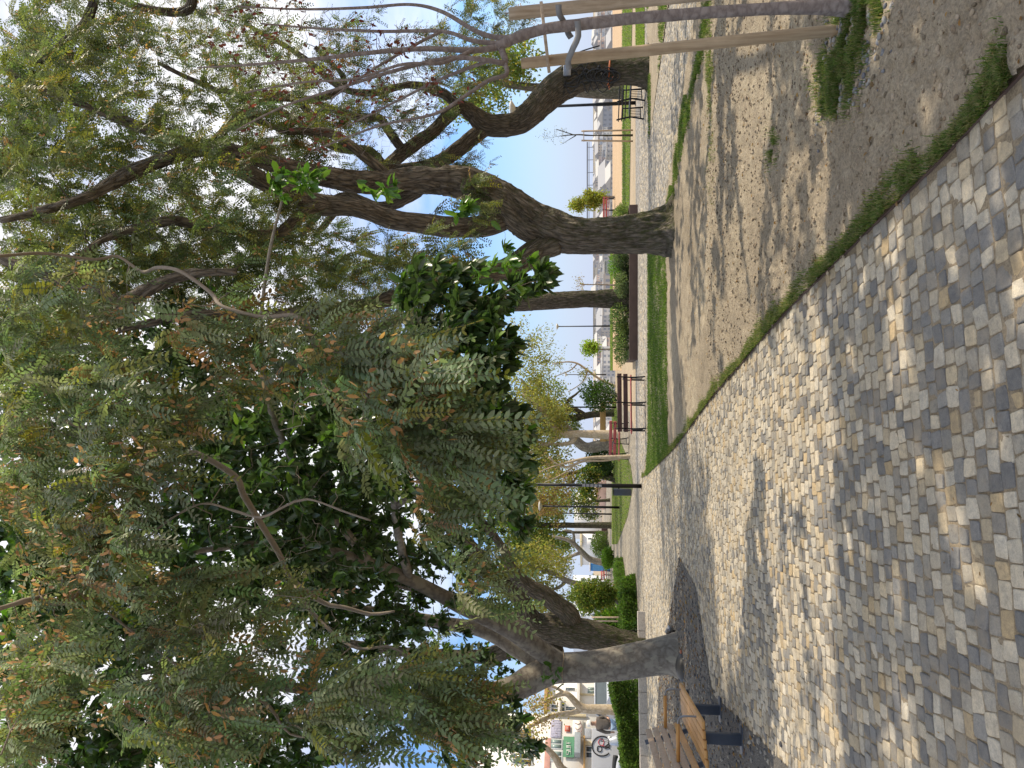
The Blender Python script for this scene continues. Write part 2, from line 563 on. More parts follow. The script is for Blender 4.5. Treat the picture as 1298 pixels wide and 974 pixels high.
def m_setts(name, size=.11, stops=None):
    """far cobbles: a cell pattern with joints"""
    m, nt, b, _ = new_mat(name)
    v = coord(nt, 'World', (1 / size, 1 / size, 1 / size))
    vo = N(nt, 'ShaderNodeTexVoronoi'); vo.inputs['Scale'].default_value = 1; vo.inputs['Randomness'].default_value = .75
    ve = N(nt, 'ShaderNodeTexVoronoi', feature='DISTANCE_TO_EDGE'); ve.inputs['Scale'].default_value = 1; ve.inputs['Randomness'].default_value = .75
    nt.links.new(v, vo.inputs['Vector']); nt.links.new(v, ve.inputs['Vector'])
    sp = N(nt, 'ShaderNodeSeparateColor'); nt.links.new(vo.outputs['Color'], sp.inputs[0])
    col = ramp(nt, sp.outputs[0], stops)
    big = noise(nt, coord(nt, 'World'), .35, 4)
    col = mixc(nt, col, ramp(nt, big, [(.3, (.8, .8, .8)), (.7, (1.15, 1.12, 1.05))]), 1.0, 'MULTIPLY')
    col = mixc(nt, (.16, .13, .09), col, ramp(nt, ve.outputs['Distance'], [(.03, (0, 0, 0)), (.12, (1, 1, 1))]))
    nt.links.new(col, b.inputs['Base Color']); b.inputs['Roughness'].default_value = .8
    bump(nt, b, ramp(nt, ve.outputs['Distance'], [(.0, (0, 0, 0)), (.25, (1, 1, 1))]), .6, .012)
    return m

def m_wood(name, c1, c2, rough=.6, sc=(3, 3, 40)):
    m, nt, b, _ = new_mat(name)
    v = coord(nt, 'Object', sc)
    n = noise(nt, v, 1.0, 8, .65)
    n2 = noise(nt, coord(nt, 'Object'), 3.0, 4)
    col = ramp(nt, n, [(.3, c1), (.7, c2)])
    col = mixc(nt, col, tuple(np.array(c2) * 1.15), ramp(nt, n2, [(.5, (0, 0, 0)), (.7, (.5, .5, .5))]))
    nt.links.new(col, b.inputs['Base Color']); b.inputs['Roughness'].default_value = rough
    bump(nt, b, n, .25, .004)
    return m

MAT = dict(
    bark_rough=m_bark('rough bark', (.022, .017, .013), (.40, .335, .27), (7, 7, 1.3), 1.0, (.095, .105, .04), .10),
    bark_dark=m_bark('dark bark', (.014, .011, .009), (.22, .18, .14), (7, 7, 1.4), 1.0, (.06, .07, .025), .09),
    bark_pale=m_bark('smooth grey bark', (.13, .11, .09), (.27, .24, .20), (3, 3, 3), .35, None, .012, (.33, .30, .24)),
    bark_cream=m_bark('cream bark', (.30, .23, .15), (.55, .46, .34), (4, 4, 2), .3, None, .01, (.42, .33, .2)),
    bark_purple=m_bark('purplish bark', (.15, .115, .10), (.31, .26, .232), (5, 5, 9), .4, None, .006),
    twig=m_simple('twig bark', (.13, .105, .08), .85, bmp=0),
    twig_pale=m_simple('pale twig bark', (.25, .205, .16), .8, bmp=0),
    frond=m_leaf('compound leaves', .5, .36),
    broad=m_leaf('glossy leaves', .3, .25, .5),
    far_leaf=m_leaf('tree leaves', .55, .42, .3),
    grass=m_leaf('grass blades', .6, .4, .25),
    stone=m_stone('cobblestone'),
    pebble=m_col('pebbles', .8, 120, .2, .003),
    sand=m_ground('joint sand', [(.3, (.19, .155, .11)), (.7, (.34, .28, .20))], 1.5, 90, bstr=.5, bdist=.01),
    dirt=m_ground('bare earth', [(.30, (.20, .166, .122)), (.50, (.34, .285, .21)), (.68, (.50, .43, .315))], 1.0, 55, bstr=.8, bdist=.02),
    gravel=m_ground('dark gravel and shade', [(.3, (.11, .105, .10)), (.7, (.24, .22, .195))], 2.0, 70, bstr=1.0, bdist=.03),
    park=m_ground('sandy ground', [(.3, (.32, .25, .17)), (.7, (.48, .39, .27))], .6, 25, bstr=.3),
    lawn=m_ground('lawn soil', [(.3, (.07, .085, .025)), (.7, (.14, .15, .05))], 2, 30, bstr=.5),
    tan=m_ground('tan path', [(.3, (.42, .29, .17)), (.7, (.55, .40, .25))], .6, 20, bstr=.2),
    setts_grey=m_setts('grey setts', .11, [(0, (.13, .13, .135)), (.4, (.26, .26, .26)), (.8, (.42, .40, .37))]),
    setts_warm=m_setts('warm setts', .12, [(0, (.12, .115, .105)), (.35, (.25, .23, .195)), (.8, (.38, .34, .27))]),
    iron=m_simple('black iron', (.02, .02, .022), .45, .6, bmp=.05),
    greymetal=m_simple('grey powder coat', (.055, .065, .085), .45, .3, bmp=.05),
    alu=m_simple('brushed grey metal', (.25, .26, .28), .4, .8, bmp=.05),
    bench_wood=m_wood('oiled bench wood', (.40, .19, .05), (.62, .35, .12), .5, (40, 4, 40)),
    bench_silver=m_wood('weathered bench wood', (.36, .24, .15), (.54, .41, .30), .6, (40, 4, 40)),
    stake_wood=m_wood('stake wood', (.29, .19, .10), (.58, .44, .28), .7, (30, 30, 1.5)),
    stake_grey=m_wood('weathered stake wood', (.28, .20, .12), (.56, .45, .33), .75, (30, 30, 1.5)),
    strap=m_simple('grey rubber strap', (.22, .22, .22), .6),
    redwood=m_simple('red painted wood', (.42, .10, .095), .5, var=.2),
    shaded_redwood_and_brown=m_simple('shaded red wood and brown', (.075, .032, .028), .55, var=.2),  # redwood with the bench back's shade put into the colour; also brown of the wall
    corten=m_simple('rusty steel', (.10, .062, .048), .7, var=.25, scale=3),
    soil=m_simple('planter soil', (.12, .085, .06), .95),
    granite=m_simple('granite kerb', (.42, .38, .33), .8, var=.3, scale=25, bmp=.4),
    white_wall=m_simple('white plaster', (.78, .76, .72), .85, var=.05, scale=2),
    orange=m_simple('orange strap', (.62, .17, .06), .6),
    black=m_simple('black plastic', (.015, .015, .016), .5, bmp=0),
)

# ------------------------------------------------------------------ world, sun, camera
w = bpy.data.worlds.new('World'); scene.world = w; w.use_nodes = True
nt = w.node_tree
bg = nt.nodes['Background']
sky = nt.nodes.new('ShaderNodeTexSky'); sky.sky_type = 'NISHITA'; sky.sun_disc = False
sky.sun_elevation = SUN_EL; sky.sun_rotation = SUN_AZ
sky.air_density = 1.0; sky.dust_density = .1; sky.ozone_density = 1.6
geo = nt.nodes.new('ShaderNodeTexCoord')
mp = nt.nodes.new('ShaderNodeMapping'); mp.inputs['Scale'].default_value = (1, 1, 2.6)
nt.links.new(geo.outputs['Generated'], mp.inputs[0])
cn = nt.nodes.new('ShaderNodeTexNoise'); cn.inputs['Scale'].default_value = 1.7; cn.inputs['Detail'].default_value = 9; cn.inputs['Roughness'].default_value = .58
nt.links.new(mp.outputs[0], cn.inputs['Vector'])
sx = nt.nodes.new('ShaderNodeSeparateXYZ'); nt.links.new(geo.outputs['Generated'], sx.inputs[0])
el = nt.nodes.new('ShaderNodeMapRange'); el.inputs[1].default_value = .10; el.inputs[2].default_value = .45
el.inputs[3].default_value = -.22; el.inputs[4].default_value = .22
nt.links.new(sx.outputs[2], el.inputs[0])
ad = nt.nodes.new('ShaderNodeMath'); ad.operation = 'ADD'
nt.links.new(cn.outputs['Fac'], ad.inputs[0]); nt.links.new(el.outputs[0], ad.inputs[1])
cr = ramp(nt, ad.outputs[0], [(.47, (0, 0, 0)), (.70, (.9, .9, .9))])
hz = nt.nodes.new('ShaderNodeMapRange'); hz.interpolation_type = 'SMOOTHSTEP'
hz.inputs[1].default_value = -.02; hz.inputs[2].default_value = .20; hz.inputs[3].default_value = .92; hz.inputs[4].default_value = 0
nt.links.new(sx.outputs[2], hz.inputs[0])
skyc = mixc(nt, sky.outputs[0], (.58, .72, .92), 1.0, 'MULTIPLY')
air = mixc(nt, skyc, (3.0, 3.4, 4.5), hz.outputs[0])
cloud = mixc(nt, air, (6.3, 6.2, 6.2), cr)
nt.links.new(cloud, bg.inputs['Color'])
bg.inputs['Strength'].default_value = .125

sl = bpy.data.lights.new('sun', 'SUN'); sl.energy = 3.0; sl.angle = math.radians(.53); sl.color = (1, .87, .67)
so = bpy.data.objects.new('sun', sl); C.objects.link(so)
so.rotation_euler = Vector(-SUN).to_track_quat('-Z', 'Y').to_euler()
so.location = (30, 20, 40)

cam = bpy.data.cameras.new('camera'); co = bpy.data.objects.new('camera', cam); C.objects.link(co)
cam.sensor_width = 36; cam.lens = 36 * F_PX / 1298; cam.clip_end = 8000; cam.clip_start = .05
fwd = Vector((0, ct, st)); right = Vector((1, 0, 0)); up = Vector((0, -st, ct))
R = Matrix((tuple(-up), tuple(right), tuple(-fwd))).transposed()    # the phone was held on its side: image top = world right
co.matrix_world = Matrix.Translation((0, 0, CAM_Z)) @ R.to_4x4()
scene.camera = co
scene.view_settings.view_transform = 'Standard'; scene.view_settings.look = 'None'
scene.view_settings.exposure = 0.72; scene.view_settings.gamma = 1
scene.cycles.max_bounces = 8; scene.cycles.transparent_max_bounces = 8
scene.cycles.use_denoising = True

# ================================================================== GROUND
def edge_y(x):
    t = np.clip((-1.0 - x) / 9.0, 0, 1); t = t * t * (3 - 2 * t)
    return 46 + 60 * t

ys = np.concatenate([np.arange(-40, 40, 8), np.arange(40, 130, 2.0), [140, 170, 220, 300, 450, 700, 1100, 1800, 3000, 6000]])
xs = np.concatenate([[-5000, -2500, -1200, -600, -300, -150, -80, -50], np.arange(-36, 60, 3.0), [70, 90, 130, 200, 350, 700, 1500, 3000, 5000]])
XX, YY = np.meshgrid(xs, ys)
t = np.clip((YY - edge_y(XX)) / 10, 0, 1); t = t * t * (3 - 2 * t)
ZZ = -12.0 * t
nx, ny = len(xs), len(ys)
i = (np.arange(ny - 1)[:, None] * nx + np.arange(nx - 1)[None]).ravel()
MBg = MB(); MBg.add(np.stack([XX, YY, ZZ], -1).reshape(-1, 3), np.stack([i, i + 1, i + nx + 1, i + nx], 1))
struct(MBg.build('ground', MAT['park']))

def sheet(name, pts, z, mat):
    mb = MB(); pts = np.array(pts)[:, :2]
    V = np.concatenate([pts, np.full((len(pts), 1), z)], 1)
    a = np.sum(V[:, 0] * np.roll(V[:, 1], -1) - np.roll(V[:, 0], -1) * V[:, 1])
    idx = np.arange(len(pts))
    if a < 0:
        idx = idx[::-1]
    mb.add(V, idx[None])
    return struct(mb.build(name, mat, smooth=False))

def gp(*l):
    return [G(x, y)[:2] for x, y in l]

# boundary between cobbled plaza (left) and planted bed (right), nearest first
EDGE = np.array([[1.62, .2]] + gp((1298, 97), (1200, 200), (1100, 297), (1000, 395), (950, 452), (900, 510), (850, 575), (815, 606)))
EDGE_C = catmull(EDGE, .25)
PLAZA = [tuple(p) for p in EDGE_C] + [(-2.9, 24), (-40, 24), (-40, -4), (1.9, -4)]
GRAVEL_SHADE = gp((1003, 974), (905, 880), (893, 812), (884, 745), (862, 706), (848, 790), (836, 850)) + [(-14, 19.5), (-16, 8)]  # gravel round the bench; the pointed dark tip is painted shade by the trunk

sheet('plaza_bed', PLAZA, .0085, MAT['sand'])
sheet('far_plaza', [(-2.6, 21.5), (-1.2, 30), (-1.0, 46), (-6, 75), (-15, 100), (-45, 100), (-45, 23.99), (-2.9, 23.99)], .006, MAT['setts_warm'])
sheet('gravel_shade_bed', GRAVEL_SHADE, .016, MAT['gravel'])
PATH = gp((806, 470), (806, 140), (811, 95), (816, 60), (816, -60), (826, -60), (826, 60), (824, 177), (850, 0), (853, -60), (893, -60), (886, 0), (866, 120), (843, 262), (823, 300), (823, 560), (815, 604), (806, 615))
sheet('cobbled_path', PATH, .012, MAT['setts_grey'])
sheet('sandy_path', gp((780, 640), (806, 640), (806, -60), (796, -60), (780, 300)), .004, MAT['park'])
sheet('tan_terrace', gp((776.5, 470), (776.5, -60), (788.5, -60), (788.5, 470)), .008, MAT['tan'])
LAWNS = [gp((789.5, 330), (789.5, -60), (803, -60), (800, 150), (797.5, 330)),
         gp((807.5, -60), (807.5, 60), (812, 92), (818, 92), (818, -60)),
         gp((776, 500), (776, 690), (783, 690), (796, 655), (803, 615), (800, 590), (787, 560), (780, 500)),
         gp((774, 470), (774, 310), (777, 310), (777, 470))]
for k, l in enumerate(LAWNS):
    sheet('lawn', l, .016, MAT['lawn'])
ISLAND = gp((824, 177), (821, 60), (821, -60), (851, -60), (849, 0))
sheet('planted_island', ISLAND, .02, MAT['dirt'])
GRASSBAND = gp((847, 318), (848, 480), (850, 575), (832, 592), (820, 604), (823, 560), (823, 306))
sheet('grass_band', GRASSBAND, .02, MAT['lawn'])

# bare earth bed with modelled clods and footprints
BED = [tuple(p) for p in EDGE_C[:-1]] + gp((823, 560), (823, 300), (843, 262), (866, 120), (886, 0), (893, -60)) + [(12, 10), (12, -3), (1.9, -3)]
BED = [tuple(p) for p in BED]
def bed_grid(x0, x1, y0, y1, step):
    x = np.arange(x0, x1, step); y = np.arange(y0, y1, step)
    X, Y = np.meshgrid(x, y)
    ok = inpoly(X, Y, BED)
    cell = ok[:-1, :-1] & ok[1:, :-1] & ok[:-1, 1:] & ok[1:, 1:]
    return X, Y, cell
def bed_h(X, Y):
    p = np.stack([X, Y, X * 0], -1)
    h = .035 * (fbm(p * 1.6, 3, 3) - .3) + .042 * (fbm(p * 5, 4, 11) - .4) + .024 * (vnoise(p * 22, 21) - .5) + .016 * (vnoise(p * 48, 22) - .5)
    pits = vnoise(p * np.array([9, 9, 1]), 31)
    h -= .015 * np.clip((pits - .76) / .2, 0, 1)
    d = np.min(np.hypot(X[..., None] - EDGE_C[::4, 0], Y[..., None] - EDGE_C[::4, 1]), -1)
    return .022 + h * np.clip(d / .5, .25, 1)
mb = MB()
for (x0, x1, y0, y1, stp) in ((-.2, 4.2, 1.6, 6.4, .018), (-2, 6.8, 6.4 - .018, 13, .04), (-3, 14, 13 - .04, 22, .1), (4.2 - .018, 12, -3, 6.4, .08), (1, 4.2, -3, 1.6, .08)):
    X, Y, cell = bed_grid(x0, x1, y0, y1, stp)
    n2 = X.shape[1]
    jj, ii = np.nonzero(cell)
    b0 = jj * n2 + ii
    V = np.stack([X, Y, bed_h(X, Y)], -1).reshape(-1, 3)
    q = np.stack([b0, b0 + 1, b0 + n2 + 1, b0 + n2], 1)
    if len(q) == 0:
        continue
    used, inv = np.unique(q, return_inverse=True)
    mb.add(V[used], inv.reshape(-1, 4))
struct(mb.build('earth_bed', MAT['dirt']))

# thin steel edging strip between bed and cobbles
mb = MB()
e = catmull(EDGE, .15)
tn = unit(np.gradient(e, axis=0)); nrm = np.stack([tn[:, 1], -tn[:, 0]], 1)
ringz = [(-.005, -.02), (-.005, .021), (.005, .021), (.005, -.02)]
V = np.concatenate([np.concatenate([e + nrm * a, np.full((len(e), 1), z)], 1)[:, None] for a, z in ringz], 1).reshape(-1, 3)
i = np.arange(len(e) - 1)[:, None] * 4; k = np.arange(4)[None]; k2 = (k + 1) % 4
mb.add(V, np.stack([i + k, i + k2, i + 4 + k2, i + 4 + k], -1).reshape(-1, 4))
struct(mb.build('kerb_edging', MAT['corten'], smooth=False))

# ---- individual cobbles
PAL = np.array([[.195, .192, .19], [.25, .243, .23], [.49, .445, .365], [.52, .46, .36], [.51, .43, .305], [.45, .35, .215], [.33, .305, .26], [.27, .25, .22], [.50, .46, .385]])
def cobbles(region, x0, x1, y0, y1, phi, darkf, excl=None, simple=False, pitch=.093, name='cobbles'):
    u = np.array([math.cos(phi), math.sin(phi)]); v = np.array([-u[1], u[0]])
    cs = np.array([[x0, y0], [x1, y0], [x0, y1], [x1, y1]])
    cu, cv = cs @ u, cs @ v
    cen, wid = [], []
    for r in np.arange(cv.min(), cv.max(), pitch):
        s = cu.min() + rng.uniform(0, .1)
        ln = int((cu.max() - s) / .1) + 2
        wd = rng.uniform(.070, .112, ln)
        c = s + np.cumsum(wd) - wd / 2
        rr = r + .035 * np.sin(c * .8 + r * .3) + .02 * np.sin(c * 2.1 + r)
        cen.append(c[:, None] * u + rr[:, None] * v); wid.append(wd)
    cen = np.concatenate(cen); wid = np.concatenate(wid)
    ok = (cen[:, 0] > x0) & (cen[:, 0] < x1) & (cen[:, 1] >= y0) & (cen[:, 1] < y1) & inpoly(cen[:, 0], cen[:, 1], region)
    ok &= np.abs(cen[:, 0]) < .62 * np.maximum(cen[:, 1], 0) + 1.2
    if excl is not None:
        ok &= ~inpoly(cen[:, 0], cen[:, 1], excl)
    cen, wid = cen[ok], wid[ok]
    n = len(cen)
    dmin = np.min(np.hypot(cen[:, 0:1] - EDGE_C[None, ::2, 0], cen[:, 1:2] - EDGE_C[None, ::2, 1]), 1)
    k = dmin > .055
    cen, wid = cen[k], wid[k]; n = len(cen)
    m = 8 if simple else 12
    gap = rng.uniform(.004, .011, n)
    hx = (wid - gap) / 2; hy = (pitch - gap) / 2 * rng.uniform(.90, 1.03, n)
    rot = rng.normal(0, .06, n)
    cx_ = np.array([1, -1, -1, 1.]) * (1 + rng.normal(0, .075, (n, 4))); cy_ = np.array([1, 1, -1, -1.]) * (1 + rng.normal(0, .085, (n, 4)))
    cc_ = np.stack([cx_, cy_], -1)
    pv, nxt = np.roll(cc_, 1, 1), np.roll(cc_, -1, 1)
    q1, q2 = rng.uniform(.12, .30, (n, 4, 1)), rng.uniform(.12, .30, (n, 4, 1))
    a1 = cc_ + (pv - cc_) * q1; a2 = cc_ + (nxt - cc_) * q2
    if simple:
        oc = np.stack([a1, a2], 2).reshape(n, 8, 2)
    else:
        oc = np.stack([a1, cc_ * .70 + (a1 + a2) * .15, a2], 2).reshape(n, 12, 2)
    lx = oc[..., 0] * hx[:, None]; ly = oc[..., 1] * hy[:, None]
    cr_, sr_ = np.cos(rot)[:, None], np.sin(rot)[:, None]
    lx, ly = lx * cr_ - ly * sr_, lx * sr_ + ly * cr_
    tx, ty = rng.normal(0, .05, (n, 1)), rng.normal(0, .05, (n, 1))
    H = rng.uniform(.007, .013, (n, 1))
    rings = [(1.0, -.5), (1.0, .55), (.975, .88), (.93, .99), (.80, 1.02)] if not simple else [(1.0, -.2), (.94, .9), (.8, 1.0)]
    vs = []
    for sc, hz in rings:
        x = cen[:, 0:1] + (lx * u[0] + ly * v[0]) * sc; y = cen[:, 1:2] + (lx * u[1] + ly * v[1]) * sc
        z = .004 + H * hz + (lx * tx + ly * ty) * (hz > 0) + (rng.uniform(-.0018, .0018, (n, m)) if hz > .9 else 0)
        vs.append(np.stack([x, y, z], -1))
    top = np.concatenate([cen, .004 + H * 1.03], 1)[:, None]
    V = np.concatenate(vs + [top], 1)
    per = V.shape[1]
    b = (np.arange(n) * per)[:, None]
    kk = np.arange(m)[None]; k2 = (kk + 1) % m
    qs = [np.stack([b + r * m + kk, b + r * m + k2, b + (r + 1) * m + k2, b + (r + 1) * m + kk], -1).reshape(-1, 4) for r in range(len(rings) - 1)]
    R_ = (len(rings) - 1) * m
    ts = np.stack([b + R_ + kk, b + R_ + k2, np.broadcast_to(b + per - 1, (n, m))], -1).reshape(-1, 3)
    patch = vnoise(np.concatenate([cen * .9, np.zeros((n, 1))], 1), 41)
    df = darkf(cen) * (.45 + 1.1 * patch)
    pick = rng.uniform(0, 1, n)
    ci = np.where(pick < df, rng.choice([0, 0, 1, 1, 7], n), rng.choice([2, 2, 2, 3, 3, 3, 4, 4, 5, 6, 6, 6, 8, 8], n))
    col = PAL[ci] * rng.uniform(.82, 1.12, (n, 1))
    mbb = MB(); mbb.add(V.reshape(-1, 3), qs + [ts], col=np.repeat(col, per, 0))
    return struct(mbb.build(name, MAT['stone']))

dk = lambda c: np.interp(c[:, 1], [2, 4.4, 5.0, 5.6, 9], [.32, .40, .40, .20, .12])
cobbles(PLAZA, -8, 2, 1.7, 11.5, math.radians(10), dk, GRAVEL_SHADE, name='plaza_cobbles')
cobbles(PLAZA, -14, 2, 11.5, 23.9, math.radians(10), dk, GRAVEL_SHADE, simple=True, name='plaza_cobbles')
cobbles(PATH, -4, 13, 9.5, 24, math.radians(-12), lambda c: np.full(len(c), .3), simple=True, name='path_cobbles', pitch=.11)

# ---- pebbles, clods and leaf litter
def pebbles(name, poly, n, smin, smax, pal, zf, flat=.6):
    poly = np.array(poly)
    lo, hi = poly.min(0), poly.max(0)
    c = rng.uniform(lo, hi, (n * 4, 2))
    c = c[inpoly(c[:, 0], c[:, 1], poly)][:n]
    c = c + rng.normal(0, .09, c.shape) * (rng.uniform(0, 1, (len(c), 1)) < .3)
    c = c[np.abs(c[:, 0]) < .6 * np.maximum(c[:, 1], 0) + 1]
    n = len(c)
    ico = bmesh.new(); bmesh.ops.create_icosphere(ico, subdivisions=1, radius=1)
    iv = np.array([v.co[:] for v in ico.verts]); it = np.array([[v.index for v in f.verts] for f in ico.faces]); ico.free()
    s = smin + (smax - smin) * rng.uniform(0, 1, n) ** 2.5
    V = iv[None] * (1 + rng.normal(0, .16, (n, len(iv), 1))) * s[:, None, None] * np.array([1, 1, flat])
    a = rng.uniform(0, 6.28, n); ca, sa = np.cos(a)[:, None], np.sin(a)[:, None]
    st_ = rng.uniform(.75, 1.4, n)[:, None]
    x = V[..., 0] * st_; y = V[..., 1]
    V = np.stack([x * ca - y * sa + c[:, 0:1], x * sa + y * ca + c[:, 1:2], V[..., 2] + (zf(c[:, 0], c[:, 1]) + s * .15)[:, None]], -1)
    pal = np.array(pal)
    col = pal[rng.integers(0, len(pal), n)] * rng.uniform(.8, 1.2, (n, 1))
    T = (it[None] + (np.arange(n) * len(iv))[:, None, None]).reshape(-1, 3)
    m = MB(); m.add(V.reshape(-1, 3), T, col=np.repeat(col, len(iv), 0))
    return struct(m.build(name, MAT['pebble']), 'stuff')

pebbles('gravel', GRAVEL_SHADE, 26000, .006, .028, [[.10, .10, .10], [.16, .15, .14], [.24, .22, .19], [.08, .08, .09], [.30, .27, .22], [.16, .10, .06]], lambda x, y: x * 0 + .018)  # dark pebbles also cover the tip that is painted shade
NEARBED = [p for p in BED if p[1] < 9] + [(4.5, 9.0), (5, 1)]
pebbles('soil_clods', [tuple(p) for p in EDGE_C if p[1] < 10] + [(5.5, 10), (4.5, 1)], 15000, .003, .018, [[.22, .165, .11], [.29, .23, .16], [.36, .29, .21], [.19, .15, .10]], lambda x, y: bed_h(x, y))
pebbles('bed_pebbles', gp((1055, 0), (1140, 0), (1110, 110), (1040, 160), (1050, 60)) , 500, .006, .022, [[.26, .26, .27], [.36, .35, .33], [.18, .18, .2]], lambda x, y: bed_h(x, y))

def litter(name, poly, n, pal, zf, L=.045, W=.5):
    poly = np.array(poly); lo, hi = poly.min(0), poly.max(0)
    c = rng.uniform(lo, hi, (n * 5, 2)); c = c[inpoly(c[:, 0], c[:, 1], poly)]
    c = c[np.abs(c[:, 0]) < .58 * np.maximum(c[:, 1], 0) + .3][:n]
    n = len(c)
    b = np.concatenate([c, (zf(c[:, 0], c[:, 1]) + .006)[:, None]], 1)
    a = rng.uniform(0, 6.28, n)
    d = np.stack([np.cos(a), np.sin(a), rng.uniform(-.05, .25, n)], 1)
    nr = unit(np.array([0, 0, 1.0]) + rng.normal(0, .3, (n, 3)))
    pal = np.array(pal); col = pal[rng.integers(0, len(pal), n)] * rng.uniform(.7, 1.25, (n, 1))
    m = MB(); l = rng.uniform(.5, 1.2, n) * L
    leaf6(m, b, d, nr, l, l * W, col, .3)
    return struct(m.build(name, MAT['far_leaf']), 'stuff')
BROWN = [[.30, .16, .06], [.22, .12, .05], [.30, .18, .08], [.16, .10, .05], [.24, .15, .08]]
litter('fallen_leaves', GRAVEL_SHADE, 750, BROWN, lambda x, y: x * 0 + .02, .06)
litter('bed_leaf_litter', [tuple(p) for p in EDGE_C if p[1] < 12] + [(6, 12), (4.5, 1)], 700, BROWN, lambda x, y: bed_h(x, y), .035)
litter('plaza_leaf_litter', [tuple(p) for p in EDGE_C if p[1] < 14] + [(-6, 14), (-5, 1)], 240, BROWN, lambda x, y: x * 0 + .02, .028, .3)

# ---- grass
def grass(name, pts, h, wdt, pal, lean=.5):
    n = len(pts)
    a = rng.uniform(0, 6.28, n)
    d = np.stack([np.cos(a), np.sin(a), np.zeros(n)], 1)
    s = np.stack([-np.sin(a), np.cos(a), np.zeros(n)], 1)
    H = (h * rng.uniform(.45, 1.25, n))[:, None]; Wd = (wdt * rng.uniform(.7, 1.3, n))[:, None]
    l = lean * rng.uniform(.1, 1.2, n)[:, None]
    z = np.array([0, 0, 1.0])
    V = np.empty((n, 5, 3))
    V[:, 0] = pts - s * Wd; V[:, 1] = pts + s * Wd
    m_ = pts + z * H * .6 + d * H * l * .3
    V[:, 2] = m_ - s * Wd * .75; V[:, 3] = m_ + s * Wd * .75
    V[:, 4] = pts + z * H * (1 - .25 * l) + d * H * l
    i = np.arange(n)[:, None] * 5
    pal = np.array(pal)
    col = pal[rng.integers(0, len(pal), n)] * rng.uniform(.75, 1.25, (n, 1))
    m = MB(); m.add(V.reshape(-1, 3), [i + np.array([0, 1, 3, 2]), i + np.array([2, 3, 4])], col=np.repeat(col, 5, 0))
    return struct(m.build(name, MAT['grass']), 'stuff')

def pts_in(poly, n, zf=None):
    poly = np.array(poly)[:, :2]; lo, hi = poly.min(0), poly.max(0)
    c = rng.uniform(lo, hi, (int(n * 6), 2)); c = c[inpoly(c[:, 0], c[:, 1], poly)][:n]
    z = np.full(len(c), .018) if zf is None else zf(c[:, 0], c[:, 1])
    return np.concatenate([c, z[:, None]], 1)
GREEN = [[.07, .125, .022], [.095, .155, .028], [.05, .095, .018], [.135, .18, .04], [.19, .185, .07]]
BRIGHT = [[.13, .21, .03], [.17, .25, .04], [.11, .17, .028], [.22, .26, .07], [.25, .24, .10]]
# verge along the cobbles, denser and taller in clumps
s_ = rng.uniform(0, 1, 80000)
seg = catmull(EDGE[1:], .05)
L_ = np.concatenate([[0], np.cumsum(np.linalg.norm(np.diff(seg, axis=0), axis=1))])
near_w = rng.uniform(0, 1, 80000) ** 1.7
ll_ = near_w * L_[-1]
ex_, ey_ = np.interp(ll_, L_, seg[:, 0]), np.interp(ll_, L_, seg[:, 1])
tn_ = unit(np.gradient(seg, axis=0)); nx_ = np.interp(ll_, L_, tn_[:, 1]); ny_ = np.interp(ll_, L_, -tn_[:, 0])
wv = .05 + .11 * vnoise(np.stack([ll_ * 2.2, ll_ * 0, ll_ * 0], -1), 51)
off = .002 + np.abs(rng.normal(0, .55, 80000)) * wv
px_, py_ = ex_ + nx_ * off, ey_ + ny_ * off
cl = vnoise(np.stack([px_ * 7, py_ * 7, px_ * 0], -1), 52)
k = rng.uniform(0, 1, 80000) < np.clip((cl - .22) * 2.0, .12, .8)
vp = np.stack([px_, py_, bed_h(px_, py_) - .004], -1)[k]
grass('grass_verge', vp, .042, .0022, GREEN + [[.26, .22, .11], [.22, .20, .08]], .9)
# tufts round the young tree and in the bed
tp = []
for (x, y, rx, ry, n) in ((1085, 45, 26, 40, 7000), (1068, 95, 26, 38, 6500), (1062, 130, 18, 18, 1800), (1105, 12, 20, 22, 4200), (985, 188, 7, 22, 1300), (1110, 165, 10, 12, 0), (903, 80, 5, 70, 3600), (898, 20, 5, 40, 2000), (905, 200, 5, 60, 700)):
    a = rng.normal(0, .5, (n, 2))
    if n:
        g = np.array([G(x + p[0] * rx, y + p[1] * ry)[:2] for p in a])
        kk = vnoise(np.concatenate([g * 9, np.zeros((n, 1))], 1), 61) > .38
        g = g[kk]; tp.append(np.concatenate([g, (bed_h(g[:, 0], g[:, 1]) - .004)[:, None]], 1))
grass('grass_tufts', np.concatenate(tp), .048, .002, GREEN + [[.26, .22, .11]], .9)
# far verges along the path
vs_ = []
for a, b_, wd, n in (((850, 262), (892, 60), 3.5, 12000), ((892, 60), (906, -40), 3.5, 3000), ((849, 262), (872, 120), 2.5, 6000)):
    tt = rng.uniform(0, 1, n); 
    xx = a[0] + (b_[0] - a[0]) * tt + rng.normal(0, wd * .5, n); yy = a[1] + (b_[1] - a[1]) * tt
    g = np.array([G(x, y)[:2] for x, y in zip(xx, yy)])
    kk = vnoise(np.concatenate([g * 2.2, np.zeros((n, 1))], 1), 63) > .3
    vs_.append(np.concatenate([g, np.full((n, 1), .015)], 1)[kk])
grass('path_verge_grass', np.concatenate(vs_), .06, .004, GREEN, .7)
grass('band_grass', pts_in(GRASSBAND, 60000), .065, .0045, GREEN[:4], .6)
isl = pts_in(ISLAND, 16000); isl = isl[vnoise(isl * .9, 71) > .45]
grass('island_grass', isl, .06, .006, GREEN, .6)
for l in LAWNS:
    grass('lawn_grass', pts_in(l, 14000), .06, .012, BRIGHT, .5)

# ================================================================== TREES
def limb_pts(l):
    """photo x, y, distance, width in photo pixels -> x, y, z, radius"""
    return np.array([np.append(P(x, y, d), M(wd, d) / 2) for x, y, d, wd in l])

